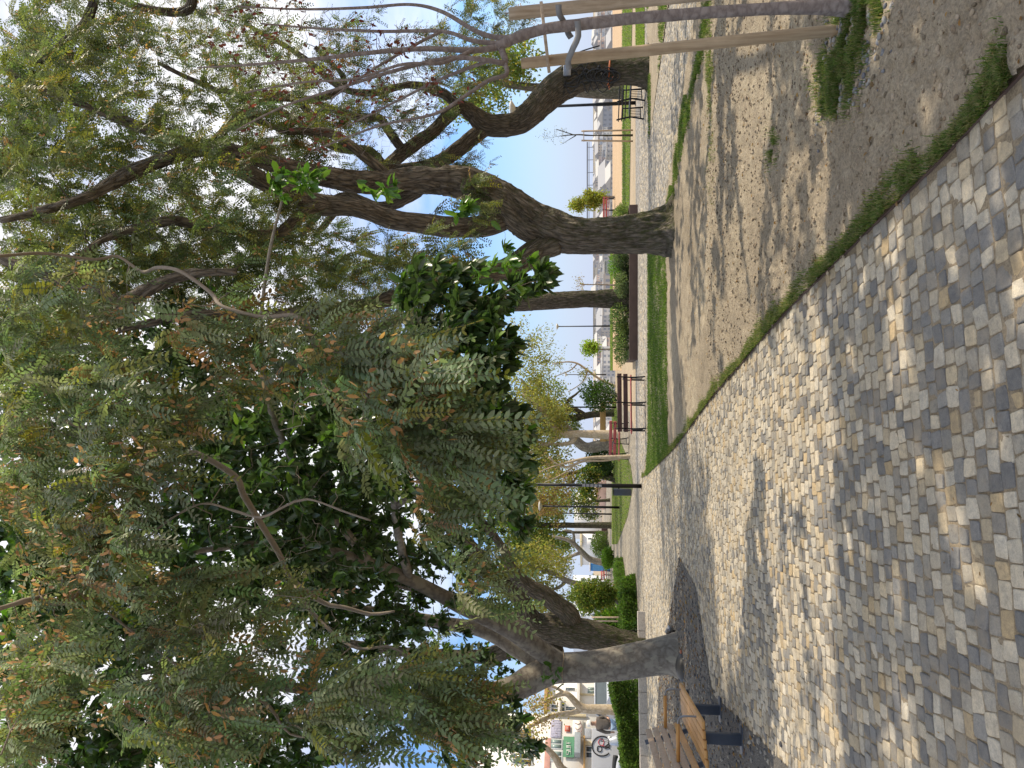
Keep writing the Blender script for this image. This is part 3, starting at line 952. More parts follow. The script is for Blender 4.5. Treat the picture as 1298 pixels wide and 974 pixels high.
def add_limb(mb, pts4, sides, step, amp, freq, seed, ridge=True, flare=0.0, skel=None):
    r = catmull(pts4, step)
    p, rad = r[:, :3], np.maximum(r[:, 3], .004)
    if flare:
        L = np.concatenate([[0], np.cumsum(np.linalg.norm(np.diff(p, axis=0), axis=1))])
        rad = rad * (1 + flare * np.exp(-L / .22))
        p = np.concatenate([[p[0] + (p[0] - p[1]) * 3], p]); rad = np.concatenate([[rad[0] * 1.1], rad])
    tube(mb, p, rad, sides, amp, freq, seed, ridge=ridge, lobes=.34 if flare > .2 else 0)
    if skel is not None:
        k = slice(None, None, 3)
        skel[0].extend(p[k].tolist()); skel[1].extend(rad[k].tolist())

def scatter_dirs(n, d0, spread, down):
    return unit(np.asarray(d0) * .8 + rng.normal(0, spread, (n, 3)) + np.array([0, 0, -down]))

PODC = np.array([.44, .24, .115])
def pods(mb, pos, n_each, L=.055):
    n = len(pos) * n_each
    b = np.repeat(pos, n_each, 0) + rng.normal(0, .05, (n, 3))
    d = unit(rng.normal(0, .45, (n, 3)) + np.array([0, 0, -1.0]))
    leaf6(mb, b, d, rng.normal(0, 1, (n, 3)), rng.uniform(.7, 1.2, n) * L, L * .36, vary(PODC, n, .35, .12), .15)

def frond_crown(mb, ends, dirs, along, per, L, col, pairs=9, near=False, down=.55, spread=.55, droop=.35, yellow=.12, lw=.42, ll=.2):
    pos, dd = [], []
    for e, d, al in zip(ends, dirs, along):
        k = rng.integers(0, len(al), per)
        f = rng.uniform(0, 1, (per, 1))
        a = al[k]; b_ = al[np.minimum(k + 1, len(al) - 1)]
        pos.append(a * (1 - f) + b_ * f); dd.append(scatter_dirs(per, d * .5, spread, down))
    pos = np.concatenate(pos); dd = np.concatenate(dd); n = len(pos)
    c = vary(col, n, .22, .08) * np.repeat(rng.uniform(.65, 1.45, (len(ends), 1)) * (1 + rng.normal(0, .07, (len(ends), 3)) * np.array([1.1, .5, 1.3])), per, 0)
    y = rng.uniform(0, 1, n) < yellow
    c[y] = vary((.20, .19, .04), y.sum(), .3, .1)
    y = rng.uniform(0, 1, n) < .03
    c[y] = vary((.27, .16, .08), y.sum(), .3, .1)
    fronds(mb, pos, dd, rng.uniform(.45, 1.3, n) * L, pairs, c, droop, ll, lw, near)
    return pos

def broad_crown(mb, ends, dirs, along, per, L, col, ratio=.45, down=.25, spread=.6, young=.12, curl=.18, simple=False):
    pos, dd = [], []
    for e, d, al in zip(ends, dirs, along):
        k = rng.integers(0, len(al), per); f = rng.uniform(0, 1, (per, 1)) ** .6
        a = al[k]; b_ = al[np.minimum(k + 1, len(al) - 1)]
        pos.append(a * (1 - f) + b_ * f); dd.append(scatter_dirs(per, d * .6, spread, down))
    pos = np.concatenate(pos); dd = np.concatenate(dd); n = len(pos)
    c = vary(col, n, .25, .1) * np.repeat(rng.uniform(.7, 1.4, (len(ends), 1)), per, 0)
    y = rng.uniform(0, 1, n) < young
    c[y] = vary((.12, .22, .03), y.sum(), .3, .1)
    l = rng.uniform(.6, 1.15, n) * L
    nr = unit(np.array([0, 0, 1.0]) + rng.normal(0, .45, (n, 3)))
    (leaf6 if simple else leaf8)(mb, pos, dd, nr, l, l * ratio, c, **({} if simple else {'curl': curl}))
    return pos

def tree_thing(name, label, base, group=None, cat='tree'):
    return thing(name, label, cat, base, 0, group)

OLIVE = (.112, .132, .056); GREYG = (.162, .196, .106); DARKG = (.052, .088, .030)

# ---------------------------------------------------------------- big leaning tree on the bare earth
def make_tree_big():
    b = G(853, 292)
    t = tree_thing('shade_tree', 'large rough-barked tree with an S-curved leaning trunk standing on the bare earth', b)
    mb = MB(); sk = ([], [])
    main = limb_pts([(858, 291, 14.3, 60), (835, 294, 14.3, 50), (790, 298, 14.3, 45), (740, 300, 14.3, 43), (712, 297, 14.3, 46), (680, 285, 14.3, 50), (650, 264, 14.2, 50), (622, 247, 14.1, 46), (590, 232, 14.0, 40), (546, 228, 13.8, 33), (500, 232, 13.6, 30), (450, 230, 13.2, 26), (400, 222, 12.8, 22), (345, 208, 12.4, 20), (290, 190, 12, 17), (220, 178, 11.6, 14), (150, 150, 11.2, 11), (70, 120, 10.8, 8), (10, 90, 10.4, 5)])
    add_limb(mb, main, 72, .035, .055, 15, 1, flare=.28, skel=sk)
    L = [
        [(655, 268, 14.3, 30), (620, 285, 14.0, 28), (575, 288, 13.6, 26), (540, 284, 13.2, 25), (497, 278, 12.9, 25), (450, 263, 12.5, 25), (400, 258, 12.2, 27), (345, 236, 11.8, 25), (300, 212, 11.4, 22), (262, 190, 11.0, 19), (215, 200, 10.6, 17), (160, 222, 10.0, 17), (110, 250, 9.5, 14), (50, 268, 9, 10), (0, 280, 8.6, 6)],
        [(705, 308, 14.3, 34), (680, 318, 14.2, 32), (652, 337, 13.9, 30), (620, 347, 13.5, 27), (590, 345, 13.0, 24), (545, 365, 12.3, 20), (490, 380, 11.6, 18), (420, 395, 10.9, 16), (330, 400, 10.2, 14), (240, 400, 9.6, 12), (150, 420, 9, 8)],
        [(420, 258, 12.3, 18), (390, 268, 12.0, 16), (368, 285, 11.8, 14), (352, 296, 11.6, 12), (320, 296, 11.2, 10), (270, 290, 10.8, 10), (220, 280, 10.3, 14), (180, 288, 10, 14), (140, 300, 9.6, 9), (90, 330, 9.2, 6)],
        [(300, 345, 9.5, 8), (230, 350, 9.2, 14), (150, 388, 8.8, 18), (112, 418, 8.6, 16), (90, 440, 8.4, 10)],
        [(150, 388, 8.8, 14), (128, 366, 8.7, 13), (90, 360, 8.6, 12), (60, 350, 8.5, 12), (25, 338, 8.4, 12), (-15, 322, 8.3, 11)],
        [(546, 228, 13.8, 16), (515, 252, 13.9, 14), (480, 262, 14.0, 12), (430, 250, 14.2, 10), (380, 300, 14, 7)],
        [(500, 232, 13.6, 14), (470, 205, 13.4, 12), (420, 170, 13, 10), (360, 165, 12.6, 8), (300, 140, 12.2, 6)],
        [(262, 188, 11.6, 12), (300, 150, 12.2, 10), (330, 130, 12.4, 8), (380, 125, 12.8, 5)],
    ]
    for k, l in enumerate(L):
        add_limb(mb, limb_pts(l), 28 if k < 3 else 18, .07, .022, 20, 10 + k, skel=sk)
    tg = np.concatenate([blob(60, 120, 10.5, 110, 150, 1.8, 90), blob(210, 230, 10.5, 120, 120, 1.8, 95), blob(150, 360, 11.0, 150, 110, 1.6, 120), blob(330, 330, 11.5, 130, 80, 1.8, 95), blob(420, 420, 11.0, 120, 90, 1.4, 80),
                         blob(540, 330, 11.5, 70, 45, 1.4, 40), blob(300, 120, 12.5, 110, 90, 2, 60), blob(430, 190, 13.5, 90, 60, 1.6, 26), blob(585, 260, 13.2, 40, 40, 1, 10), blob(50, 300, 9.8, 90, 200, 1.3, 70), blob(350, 280, 15, 130, 60, 1.6, 60), blob(230, 320, 16, 130, 110, 2, 90), blob(440, 340, 15, 80, 60, 1.6, 50), blob(120, 200, 13, 140, 140, 1.8, 110), blob(30, 380, 11, 60, 90, 1.4, 60), blob(300, 180, 13.5, 110, 70, 1.5, 60), blob(60, 60, 13, 80, 80, 1.6, 60), blob(200, 320, 14, 130, 90, 1.6, 80), blob(15, 200, 12, 50, 150, 1.5, 80)])
    cr = MB(); tw = mb
    e, d, al = grow(tw, sk[0], sk[1], tg, r0=.016)
    frond_crown(cr, e, d, al, 12, .30, OLIVE, 10, False, .45, .6, .3, .16)
    grow(mb, sk[0] + e.tolist(), sk[1] + [.005] * len(e), np.concatenate([blob(300, 200, 12.5, 200, 160, 1.5, 90), blob(450, 180, 14, 100, 90, 1, 30)]), r0=.01, jit=.16)
    pods(cr, e[rng.uniform(0, 1, len(e)) < .30], 6, .07)
    mb.build('trunk', MAT['bark_rough'], t)
    cr.build('crown', MAT['frond'], t)
make_tree_big()

# ---------------------------------------------------------------- mossy tree on the right
def make_tree_right():
    b = G(822, 88)
    t = tree_thing('shade_tree', 'dark mossy tree wrapped with black cables and an orange strap beside the black bench', b)
    mb = MB(); sk = ([], [])
    add_limb(mb, limb_pts([(826, 88, 20.4, 42), (800, 90, 20.4, 35), (765, 93, 20.4, 34), (735, 98, 20.4, 34), (712, 108, 20.4, 36), (692, 124, 20.4, 34), (672, 145, 20.3, 30), (655, 157, 20.3, 27), (633, 160, 20.2, 26), (612, 156, 20.1, 26), (597, 144, 20, 22), (583, 136, 19.8, 18), (565, 150, 19.5, 16), (548, 168, 19.2, 16), (530, 180, 19, 16), (508, 196, 18.8, 16), (488, 212, 18.5, 14), (450, 240, 18, 10), (400, 300, 17, 6)]), 40, .06, .035, 15, 31, flare=.3, skel=sk)
    L = [[(625, 158, 20.2, 22), (605, 170, 20.2, 20), (580, 190, 20.2, 20), (560, 203, 20.1, 18), (535, 212, 20, 16), (505, 216, 19.8, 14), (460, 230, 19.4, 10), (400, 225, 19, 7)],
         [(510, 190, 18.9, 12), (492, 165, 18.8, 12), (480, 150, 18.6, 11), (455, 150, 18.4, 9), (400, 130, 18, 6)],
         [(488, 212, 18.6, 12), (468, 192, 18.6, 12), (448, 190, 18.4, 12), (425, 186, 18.2, 12), (405, 172, 18, 11), (380, 130, 17.6, 9), (330, 120, 17.2, 8), (270, 112, 17, 7), (200, 80, 16.5, 5)],
         [(405, 172, 18, 8), (370, 150, 17.6, 8), (350, 140, 17.4, 8), (320, 150, 17, 5)],
         [(583, 136, 19.8, 12), (560, 118, 19.8, 12), (520, 108, 19.6, 10), (470, 118, 19.4, 9), (430, 110, 19.2, 8), (380, 70, 19, 7), (310, 30, 18.6, 5)],
         [(380, 130, 17.6, 7), (420, 120, 18, 8), (436, 100, 18.2, 7), (400, 60, 18, 5)]]
    for k, l in enumerate(L):
        add_limb(mb, limb_pts(l), 20, .08, .02, 18, 40 + k, skel=sk)
    # the big upper limbs leaning over from the right
    for l in ([(120, 0, 12, 12), (108, 30, 12, 12), (85, 52, 12, 11), (60, 72, 12, 10), (42, 84, 12, 8)], [(240, -30, 15, 16), (243, 5, 15, 13), (225, 16, 15, 11), (180, 10, 14.6, 10), (140, -5, 14.3, 8)]):
        add_limb(mb, limb_pts(l), 14, .08, .012, 18, 55, skel=sk)
    tg = np.concatenate([blob(300, 60, 16, 170, 90, 2.5, 130), blob(120, 60, 13, 130, 90, 2.5, 90), blob(480, 90, 19, 110, 90, 2, 95), blob(585, 80, 20, 60, 60, 1.6, 60), blob(600, 205, 20, 34, 34, 1.2, 12), blob(420, 160, 17.5, 100, 70, 2, 55), blob(620, 20, 20, 60, 36, 1.6, 40), blob(540, 170, 19.3, 40, 50, 1, 22), blob(270, 40, 18, 90, 60, 2, 25), blob(350, 190, 18, 80, 50, 1.5, 25)])
    cr = MB()
    e, d, al = grow(mb, sk[0], sk[1], tg, r0=.016)
    grow(mb, sk[0] + e.tolist(), sk[1] + [.005] * len(e), np.concatenate([blob(380, 90, 17, 200, 90, 2, 120), blob(500, 130, 19, 80, 80, 1.5, 60)]), r0=.012, jit=.16)
    frond_crown(cr, e, d, al, 11, .32, (.080, .094, .044), 9, False, .35, .7, .3, .14)
    pods(cr, e[rng.uniform(0, 1, len(e)) < .22], 7, .08)
    mb.build('trunk', MAT['bark_dark'], t)
    cr.build('crown', MAT['frond'], t)
    # cables, grey box and orange strap hung on the trunk
    def ring_on(x, y0, y1, Y, r, n=20, lift=0.03):
        c = P(x, (y0 + y1) / 2, Y); R_ = M(abs(y1 - y0), Y) / 2 + lift
        a = np.linspace(0, 2 * np.pi, n)
        return c + np.stack([np.cos(a) * R_, np.sin(a) * R_, np.sin(a * 2 + r) * .02], 1)
    m = MB(); tube(m, ring_on(772, 74, 110, 20.4, 0), .022, 6, cap=False); bar(m, P(770, 108, 20.02), P(778, 97, 19.98), .07, .03)
    tag(m.build('strap', MAT['orange']), 'orange ratchet strap round the mossy trunk', 'strap')
    m = MB()
    for q in range(9):
        a = [P(712 + rng.uniform(0, 6), 106 + rng.uniform(-4, 4), 20.02)]
        for s in np.linspace(.15, 1, 9):
            a.append(P(712 + 70 * s, 100 + rng.uniform(-14, 10) + 9 * math.sin(s * 5 + q), 19.98 + rng.uniform(-.05, .03)))
        tube(m, catmull(np.array(a), .06), .016, 5)
    for q in range(3):
        a = np.linspace(0, 6.5, 26)
        c = P(757 + q * 9, 96 + q, 19.95)
        tube(m, c + np.stack([np.cos(a) * .16, -.03 + 0 * a, np.sin(a) * (.30 - .03 * q)], 1), .018, 5)
    tube(m, catmull(np.array([P(712, 88, 20.0), P(718, 76, 20.0), P(735, 66, 19.9), P(760, 58, 19.9)]), .05), .02, 5)
    tube(m, ring_on(716, 90, 125, 20.4, 1), .012, 5, cap=False)
    tag(m.build('cable_bundle', MAT['black'], None), 'coiled black cables tied against the mossy trunk', 'cables')
    m = MB(); box(m, P(719, 90, 20.0), (.34, .20, .22), .02)
    tag(m.build('junction_box', MAT['alu']), 'small grey electrical box strapped on the bend of the mossy trunk', 'box')
make_tree_right()

# ---------------------------------------------------------------- straight trunk in the planter
def make_tree_planter():
    b = G(796, 380, .3); Y = 26.4
    b = P(797, 380, Y)
    t = tree_thing('shade_tree', 'straight single trunk rising from the rusty planter in the middle distance', b)
    mb = MB(); sk = ([], [])
    add_limb(mb, limb_pts([(799, 380, Y, 27), (780, 380, Y, 23), (740, 380, Y, 21), (690, 382, Y, 21), (650, 385, Y, 20), (600, 383, Y, 18), (540, 378, Y, 16), (470, 385, Y, 12), (400, 390, Y, 7)]), 28, .08, .035, 15, 71, flare=.15, skel=sk)
    for k, l in enumerate(([(600, 383, Y, 11), (560, 420, Y - 1, 9), (500, 450, Y - 1.5, 6)], [(560, 380, Y, 11), (520, 340, Y + 1, 8), (450, 320, Y + 1, 5)], [(520, 380, Y, 9), (480, 420, Y + 1, 7), (420, 440, Y + 1.5, 4)])):
        add_limb(mb, limb_pts(l), 12, .15, .02, 15, 80 + k, skel=sk)
    tg = np.concatenate([blob(520, 390, Y, 95, 100, 3, 90), blob(430, 390, Y, 80, 90, 3, 60)])
    cr = MB(); e, d, al = grow(mb, sk[0], sk[1], tg, r0=.02)
    frond_crown(cr, e, d, al, 10, .4, OLIVE, 8, False, .4, .6, .3, .15)
    mb.build('trunk', MAT['bark_dark'], t); cr.build('crown', MAT['frond'], t)
make_tree_planter()

# ---------------------------------------------------------------- pale smooth-barked broad-leaved tree by the bench
def make_tree_pale():
    b = G(857, 831)
    t = tree_thing('rubber_tree', 'pale smooth-barked tree with big glossy dark leaves beside the slatted bench', b)
    mb = MB(); sk = ([], [])
    D = 13.5
    add_limb(mb, limb_pts([(859, 831, D, 50), (845, 831, D, 44), (815, 836, D, 42), (780, 842, D, 40), (745, 846, D, 37), (715, 847, D, 36), (695, 850, D, 38), (672, 862, 13.4, 36), (650, 873, 13.2, 32), (620, 880, 12.8, 28), (590, 882, 12.4, 24), (540, 884, 11.8, 20), (450, 880, 11, 16), (340, 868, 10.2, 12), (230, 850, 9.4, 9), (120, 860, 8.8, 6)]), 44, .05, .010, 6, 91, ridge=False, flare=.14, skel=sk)
    L = [[(712, 842, D, 26), (690, 828, 13.4, 25), (665, 810, 13.1, 24), (640, 794, 12.8, 23), (612, 780, 12.4, 22), (584, 768, 12.0, 20), (530, 740, 11.2, 17), (470, 715, 10.4, 15), (400, 695, 9.6, 13), (330, 690, 8.9, 10), (240, 700, 8.2, 7)],
         [(702, 848, D, 22), (682, 838, 13.6, 22), (655, 822, 13.7, 22), (630, 807, 13.8, 20), (600, 796, 13.8, 18), (560, 790, 13.6, 16), (480, 776, 13, 13), (390, 770, 12, 10), (300, 760, 11, 7)],
         [(520, 736, 11.1, 12), (505, 680, 10.0, 11), (500, 620, 9.0, 10), (510, 560, 8.3, 9), (530, 500, 7.8, 7), (560, 450, 7.4, 5)],
         [(470, 715, 10.4, 11), (420, 650, 9.2, 11), (370, 580, 8.4, 10), (340, 510, 7.8, 8), (330, 430, 7.4, 6), (340, 330, 7.0, 4), (360, 245, 6.6, 3)],
         [(505, 640, 9.3, 9), (560, 600, 8.4, 8), (600, 560, 7.8, 6), (625, 520, 7.4, 4)],
         [(340, 868, 10.2, 9), (260, 820, 9.4, 8), (160, 800, 8.6, 6)],
         [(450, 880, 11, 9), (520, 920, 10.6, 8), (600, 940, 10.2, 6), (640, 930, 10, 4)]]
    for k, l in enumerate(L):
        add_limb(mb, limb_pts(l), 22 if k < 2 else 14, .07, .006, 6, 92 + k, ridge=False, skel=sk)
    tg = np.concatenate([blob(520, 540, 8.0, 110, 110, 1.2, 150), blob(600, 520, 7.6, 62, 110, .8, 110), blob(620, 420, 7.6, 40, 60, .7, 40), blob(560, 380, 7.6, 70, 60, .8, 50), blob(380, 560, 8.2, 130, 120, 1.3, 150), blob(350, 690, 9.4, 170, 100, 1.8, 170), blob(150, 820, 8.8, 150, 150, 1.6, 200), blob(500, 860, 11, 130, 90, 1.6, 130), blob(610, 930, 10.2, 75, 60, 1, 60), blob(450, 730, 11.5, 130, 90, 1.8, 120), blob(300, 920, 9.5, 160, 70, 1.5, 110), blob(20, 700, 8.8, 70, 270, 1.5, 190), blob(200, 560, 9.2, 160, 130, 1.4, 150), blob(350, 600, 10.5, 160, 160, 1.5, 170), blob(420, 760, 12.6, 120, 120, 1.5, 110), blob(260, 720, 11, 170, 130, 1.5, 130), blob(560, 700, 11.5, 60, 90, 1.2, 50), blob(70, 450, 10, 90, 90, 1.4, 90), blob(60, 740, 10.5, 80, 140, 1.4, 120), blob(220, 430, 10.5, 110, 80, 1.3, 80), blob(40, 930, 9.5, 60, 60, 1.2, 60), blob(170, 950, 9.3, 120, 50, 1.2, 110), blob(330, 960, 10, 90, 50, 1.2, 60), blob(110, 640, 10.5, 90, 90, 1.2, 70), blob(450, 640, 12, 120, 120, 1.4, 110), blob(660, 365, 7.4, 20, 14, .4, 9), blob(690, 350, 7.4, 10, 10, .3, 6), blob(650, 560, 7.5, 24, 50, .5, 22), blob(660, 640, 8.2, 30, 40, .8, 16)])
    cr = MB(); e, d, al = grow(mb, sk[0], sk[1], tg, r0=.014, sag=.05)
    broad_crown(cr, e, d, al, 17, .175, DARKG, .48, .2, .6, .12)
    # bright young sprays nearest the leaning tree
    tg = np.concatenate([blob(375, 228, 6.2, 40, 24, .3, 16), blob(500, 243, 6.2, 14, 16, .2, 5), blob(590, 268, 6.2, 16, 18, .2, 7), blob(640, 340, 6.6, 40, 26, .4, 10)])
    sk2 = (sk[0] + e.tolist(), sk[1] + [.006] * len(e))
    e2, d2, al2 = grow(mb, sk2[0], sk2[1], tg, r0=.005, sag=.08, maxr=.006, jit=.17, rk=.002)
    broad_crown(cr, e2, d2, al2, 9, .125, (.06, .13, .02), .46, .15, .6, .4)
    # sprig sprouting from the trunk
    p0 = P(700, 852, 13.1)
    n = 16
    leaf8(cr, np.tile(p0, (n, 1)) + rng.normal(0, .10, (n, 3)), unit(rng.normal(0, .7, (n, 3)) + np.array([0, -.5, .1])), unit(np.array([0, -.5, 1]) + rng.normal(0, .4, (n, 3))), rng.uniform(.16, .28, n), rng.uniform(.09, .12, n), vary((.06, .14, .02), n))
    mb.build('trunk', MAT['bark_pale'], t); cr.build('crown', MAT['broad'], t)
    m = MB(); a = np.linspace(0, 2 * np.pi, 30); c = P(714, 847, D); rr = M(40, D) / 2
    tube(m, c + np.stack([np.cos(a) * rr, np.sin(a) * rr, .01 * np.sin(3 * a)], 1), .006, 5, cap=False)
    tag(m.build('cord', MAT['stake_wood']), 'thin tan cord tied round the pale trunk', 'cord')
make_tree_pale()

# ---------------------------------------------------------------- dark forked tree behind it
def make_tree_dark():
    D = 21.5
    b = G(819, 826)
    t = tree_thing('shade_tree', 'dark forked tree with rugged bark leaning behind the pale smooth tree', b)
    mb = MB(); sk = ([], [])
    add_limb(mb, limb_pts([(822, 828, D, 44), (803, 822, D, 38), (775, 813, D, 37), (750, 805, D, 37), (725, 801, D, 38), (700, 797, D, 36), (680, 794, D, 32), (668, 780, D, 24), (662, 765, D, 22), (645, 745, D, 21), (628, 730, 21.3, 20), (600, 700, 21, 19), (575, 672, 20.6, 17), (556, 640, 20.2, 15), (530, 600, 19.8, 12), (480, 560, 19, 8)]), 40, .07, .05, 12, 121, flare=.3, skel=sk)
    L = [[(725, 790, D, 24), (718, 776, 21.3, 24), (704, 766, 21.2, 23), (690, 754, 21.1, 22), (668, 742, 21, 20), (648, 722, 20.9, 15), (640, 700, 20.8, 12), (610, 660, 20.6, 9), (560, 610, 20, 6)],
         [(690, 800, D, 26), (668, 812, 21.7, 24), (645, 822, 21.9, 22), (615, 832, 22, 18), (570, 830, 22, 14), (500, 825, 22, 11), (420, 810, 21.5, 8)],
         [(680, 794, D, 24), (645, 785, 21.8, 20), (600, 765, 22, 15), (540, 750, 22, 12), (450, 720, 21.5, 9), (380, 690, 21, 6)],
         [(690, 815, 21.6, 22), (705, 826, 21.6, 20), (680, 850, 22, 18), (640, 870, 22, 14)]]
    for k, l in enumerate(L):
        add_limb(mb, limb_pts(l), 22, .09, .035, 13, 130 + k, skel=sk)
    tg = np.concatenate([blob(480, 620, 20, 110, 110, 2.5, 120), blob(430, 760, 21.5, 120, 120, 2.5, 130), blob(560, 840, 22, 90, 90, 2, 70), blob(590, 690, 21, 60, 60, 2, 45), blob(300, 650, 20, 120, 150, 2.5, 120), blob(620, 620, 20.5, 40, 60, 1.5, 34), blob(180, 800, 19, 170, 170, 2.5, 190), blob(120, 520, 18, 130, 130, 2.5, 110), blob(330, 480, 19, 130, 90, 2, 100), blob(640, 820, 22, 40, 40, 1.2, 14)])
    cr = MB(); e, d, al = grow(mb, sk[0], sk[1], tg, r0=.02)
    broad_crown(cr, e, d, al, 26, .15, (.04, .065, .014), .5, .2, .7, .2, simple=True)
    mb.build('trunk', MAT['bark_dark'], t); cr.build('crown', MAT['far_leaf'], t)
make_tree_dark()

# ---------------------------------------------------------------- near tree (trunk out of frame) whose fronds hang over the view
def make_tree_over():
    b = np.array([-2.9, -2.6, 0])
    t = tree_thing('feathery_tree', 'tree whose drooping feathery fronds with orange seed pods hang over the cobbles', b)
    mb = MB(); sk = ([], [])
    def wl(l, s=18, seed=0, fl=0):
        add_limb(mb, np.array(l, float), s, .06, .014, 18, 150 + seed, flare=fl, skel=sk)
    wl([(-2.9, -2.6, 0, .30), (-2.85, -2.5, 1.2, .25), (-2.7, -2.2, 2.6, .23), (-2.3, -1.6, 4.2, .20), (-1.8, -.6, 5.4, .15), (-1.2, .8, 6.1, .10), (-.7, 2.2, 6.2, .06), (-.4, 3.4, 5.9, .03), (-.3, 4.2, 5.5, .012)], 26, 0, .2)
    wl([(-2.3, -1.6, 4.2, .14), (-2.5, .2, 5.3, .10), (-2.6, 1.8, 5.8, .065), (-2.5, 3.2, 5.7, .035), (-2.4, 4.2, 5.4, .012)], 18, 1)
    wl([(-1.8, -.6, 5.4, .10), (-.5, .4, 5.9, .07), (.3, 1.8, 6.0, .045), (.6, 3.0, 5.7, .02), (.7, 3.8, 5.3, .01)], 18, 2)
    wl([(-1.2, .8, 6.1, .07), (-1.5, 2.4, 6.0, .045), (-1.5, 3.4, 5.7, .025), (-1.4, 4.4, 5.2, .012)], 14, 4)
    # pale hanging boughs seen through the fronds
    for k, l in enumerate(([(60, 520, 5.3, 6), (130, 540, 5.1, 6), (210, 572, 5.2, 7), (300, 600, 5.2, 8), (325, 655, 5.2, 8), (372, 742, 5.2, 6), (440, 770, 5.2, 5), (500, 775, 5.2, 3)],
                           [(150, 330, 4.8, 4), (230, 352, 4.5, 5), (300, 390, 4.3, 5), (360, 395, 4.2, 6), (400, 440, 4.1, 7), (470, 505, 4.0, 5), (530, 530, 3.9, 4), (560, 545, 3.8, 2)], [(180, 690, 4.6, 3), (250, 640, 4.4, 3), (330, 655, 4.3, 3), (400, 640, 4.3, 3), (470, 660, 4.3, 2)], [(372, 742, 5.2, 6), (420, 800, 4.9, 4), (500, 830, 4.7, 3), (540, 850, 4.6, 2)],
                           [(200, 820, 4.6, 3), (260, 880, 4.4, 4), (330, 885, 4.3, 4), (380, 930, 4.3, 3), (440, 970, 4.2, 3)])):
        p4 = limb_pts(l)
        if k != 3:
            i0 = int(np.argmin(np.linalg.norm(np.array(sk[0]) - p4[0, :3], axis=1))); q0 = np.array(sk[0][i0])
            md = (q0 + p4[0, :3]) / 2 + rng.normal(0, .16, 3) + [0, 0, .2]
            p4 = np.concatenate([[[*q0, p4[0, 3]]], [[*md, p4[0, 3]]], p4])
        p4 = catmull(p4, .22); p4[1:-1, :3] += rng.normal(0, .028, (len(p4) - 2, 3))
        add_limb(mb, p4, 10, .05, .004, 20, 160 + k, ridge=False, skel=sk)
    tg = np.concatenate([blob(490, 520, 3.5, 95, 80, .45, 44), blob(420, 460, 3.9, 90, 70, .5, 32), blob(300, 430, 4.4, 110, 70, .6, 30), blob(560, 560, 3.6, 50, 55, .3, 16), blob(150, 540, 4.3, 110, 100, .6, 50), blob(120, 680, 4.3, 90, 100, .6, 44), blob(260, 780, 4.5, 110, 90, .6, 44), blob(440, 880, 4.3, 120, 80, .6, 46),
                         blob(230, 900, 4.2, 120, 70, .6, 44), blob(560, 890, 4.6, 70, 70, .5, 26), blob(600, 745, 5.2, 45, 50, .5, 16), blob(90, 420, 5.0, 90, 100, .6, 34), blob(550, 650, 3.9, 45, 40, .3, 12), blob(60, 840, 4.6, 60, 110, .6, 30), blob(20, 560, 4.9, 50, 150, .6, 46), blob(20, 900, 4.9, 50, 100, .6, 30), blob(10, 400, 5.2, 50, 80, .6, 22), blob(560, 930, 4.4, 60, 40, .5, 14)])
    cr = MB()
    e, d, al = grow(mb, sk[0], sk[1], tg, r0=.010, sag=.10, sides=6, rk=.0028)
    frond_crown(cr, e, d, al, 7, .25, GREYG, 11, True, .62, .55, .45, .12, .40, .18)
    tb = np.concatenate([blob(330, 640, 4.6, 110, 90, .6, 30), blob(420, 830, 4.3, 110, 80, .5, 34), blob(250, 830, 4.3, 120, 100, .5, 26), blob(430, 500, 3.7, 110, 80, .4, 16), blob(130, 600, 4.4, 90, 120, .5, 18), blob(380, 720, 4.6, 80, 60, .4, 16)])
    grow(mb, sk[0] + e.tolist(), sk[1] + [.004] * len(e), tb, r0=.006, sag=-.25, sides=5, rk=.0016, jit=.16)
    sel = e[vnoise(e * 1.7, 93) > .52]
    pods(cr, sel, 11, .056)
    mb.build('trunk', MAT['twig_pale'], t)
    cr.build('crown', MAT['frond'], t)
make_tree_over()

# ---------------------------------------------------------------- added trees out of frame on the right, crowns shaped to cast shade
def make_added_shade_tree(label, base, gx, gy, hh, cen, rad, nmax, per, keep=None, L=.19):
    t = tree_thing('shade_tree', label, base)
    bx, by = base[0], base[1]; top = np.array(cen)
    mb = MB(); sk = ([], [])
    p = lambda f: np.array([bx + (top[0] - bx) * f, by + (top[1] - by) * f])
    add_limb(mb, np.array([(bx, by, 0, .3), (bx, by, 2, .24), (*p(.2), 3.4, .2), (*p(.5), top[2] * .8, .14), (*p(.8), top[2] * 1.05, .09), (*p(1), top[2] * 1.3, .04)]), 20, .1, .03, 15, 171, flare=.3, skel=sk)
    for k in range(6):
        a = k * 1.05 + .4; f = .2 + .1 * k
        q = np.array([*p(f), 3.2 + (top[2] * 1.2 - 3.2) * f]); dv = np.array([math.cos(a) * rad[0], math.sin(a) * rad[1], rad[2] * .45]) * .6
        add_limb(mb, np.array([(*q, .09), (*(q + dv * .5 + [0, 0, .1]), .06), (*(q + dv), .03)]), 10, .15, .02, 15, 172 + k, skel=sk)
    n = 9000
    g = np.stack([rng.uniform(*gx, n), rng.uniform(*gy, n)], 1); h = rng.uniform(*hh, n)
    tg = np.concatenate([g, np.zeros((n, 1))], 1) + SUN / SUN[2] * h[:, None]  # crown points slid along the sun ray from the ground to be shaded
    ok = (((tg - np.array(cen)) / np.array(rad)) ** 2).sum(1) < 1
    ok &= tg[:, 0] > .56 * tg[:, 1] + .35
    if keep is not None:
        ok &= keep(g)
    tg = tg[ok][:nmax]
    cr = MB(); e, d, al = grow(mb, sk[0], sk[1], tg, r0=.014)
    broad_crown(cr, e, d, al, per, L, (.05, .08, .015), .55, .3, .7, .15, simple=True)
    mb.build('trunk', MAT['bark_rough'], t); cr.build('crown', MAT['far_leaf'], t)
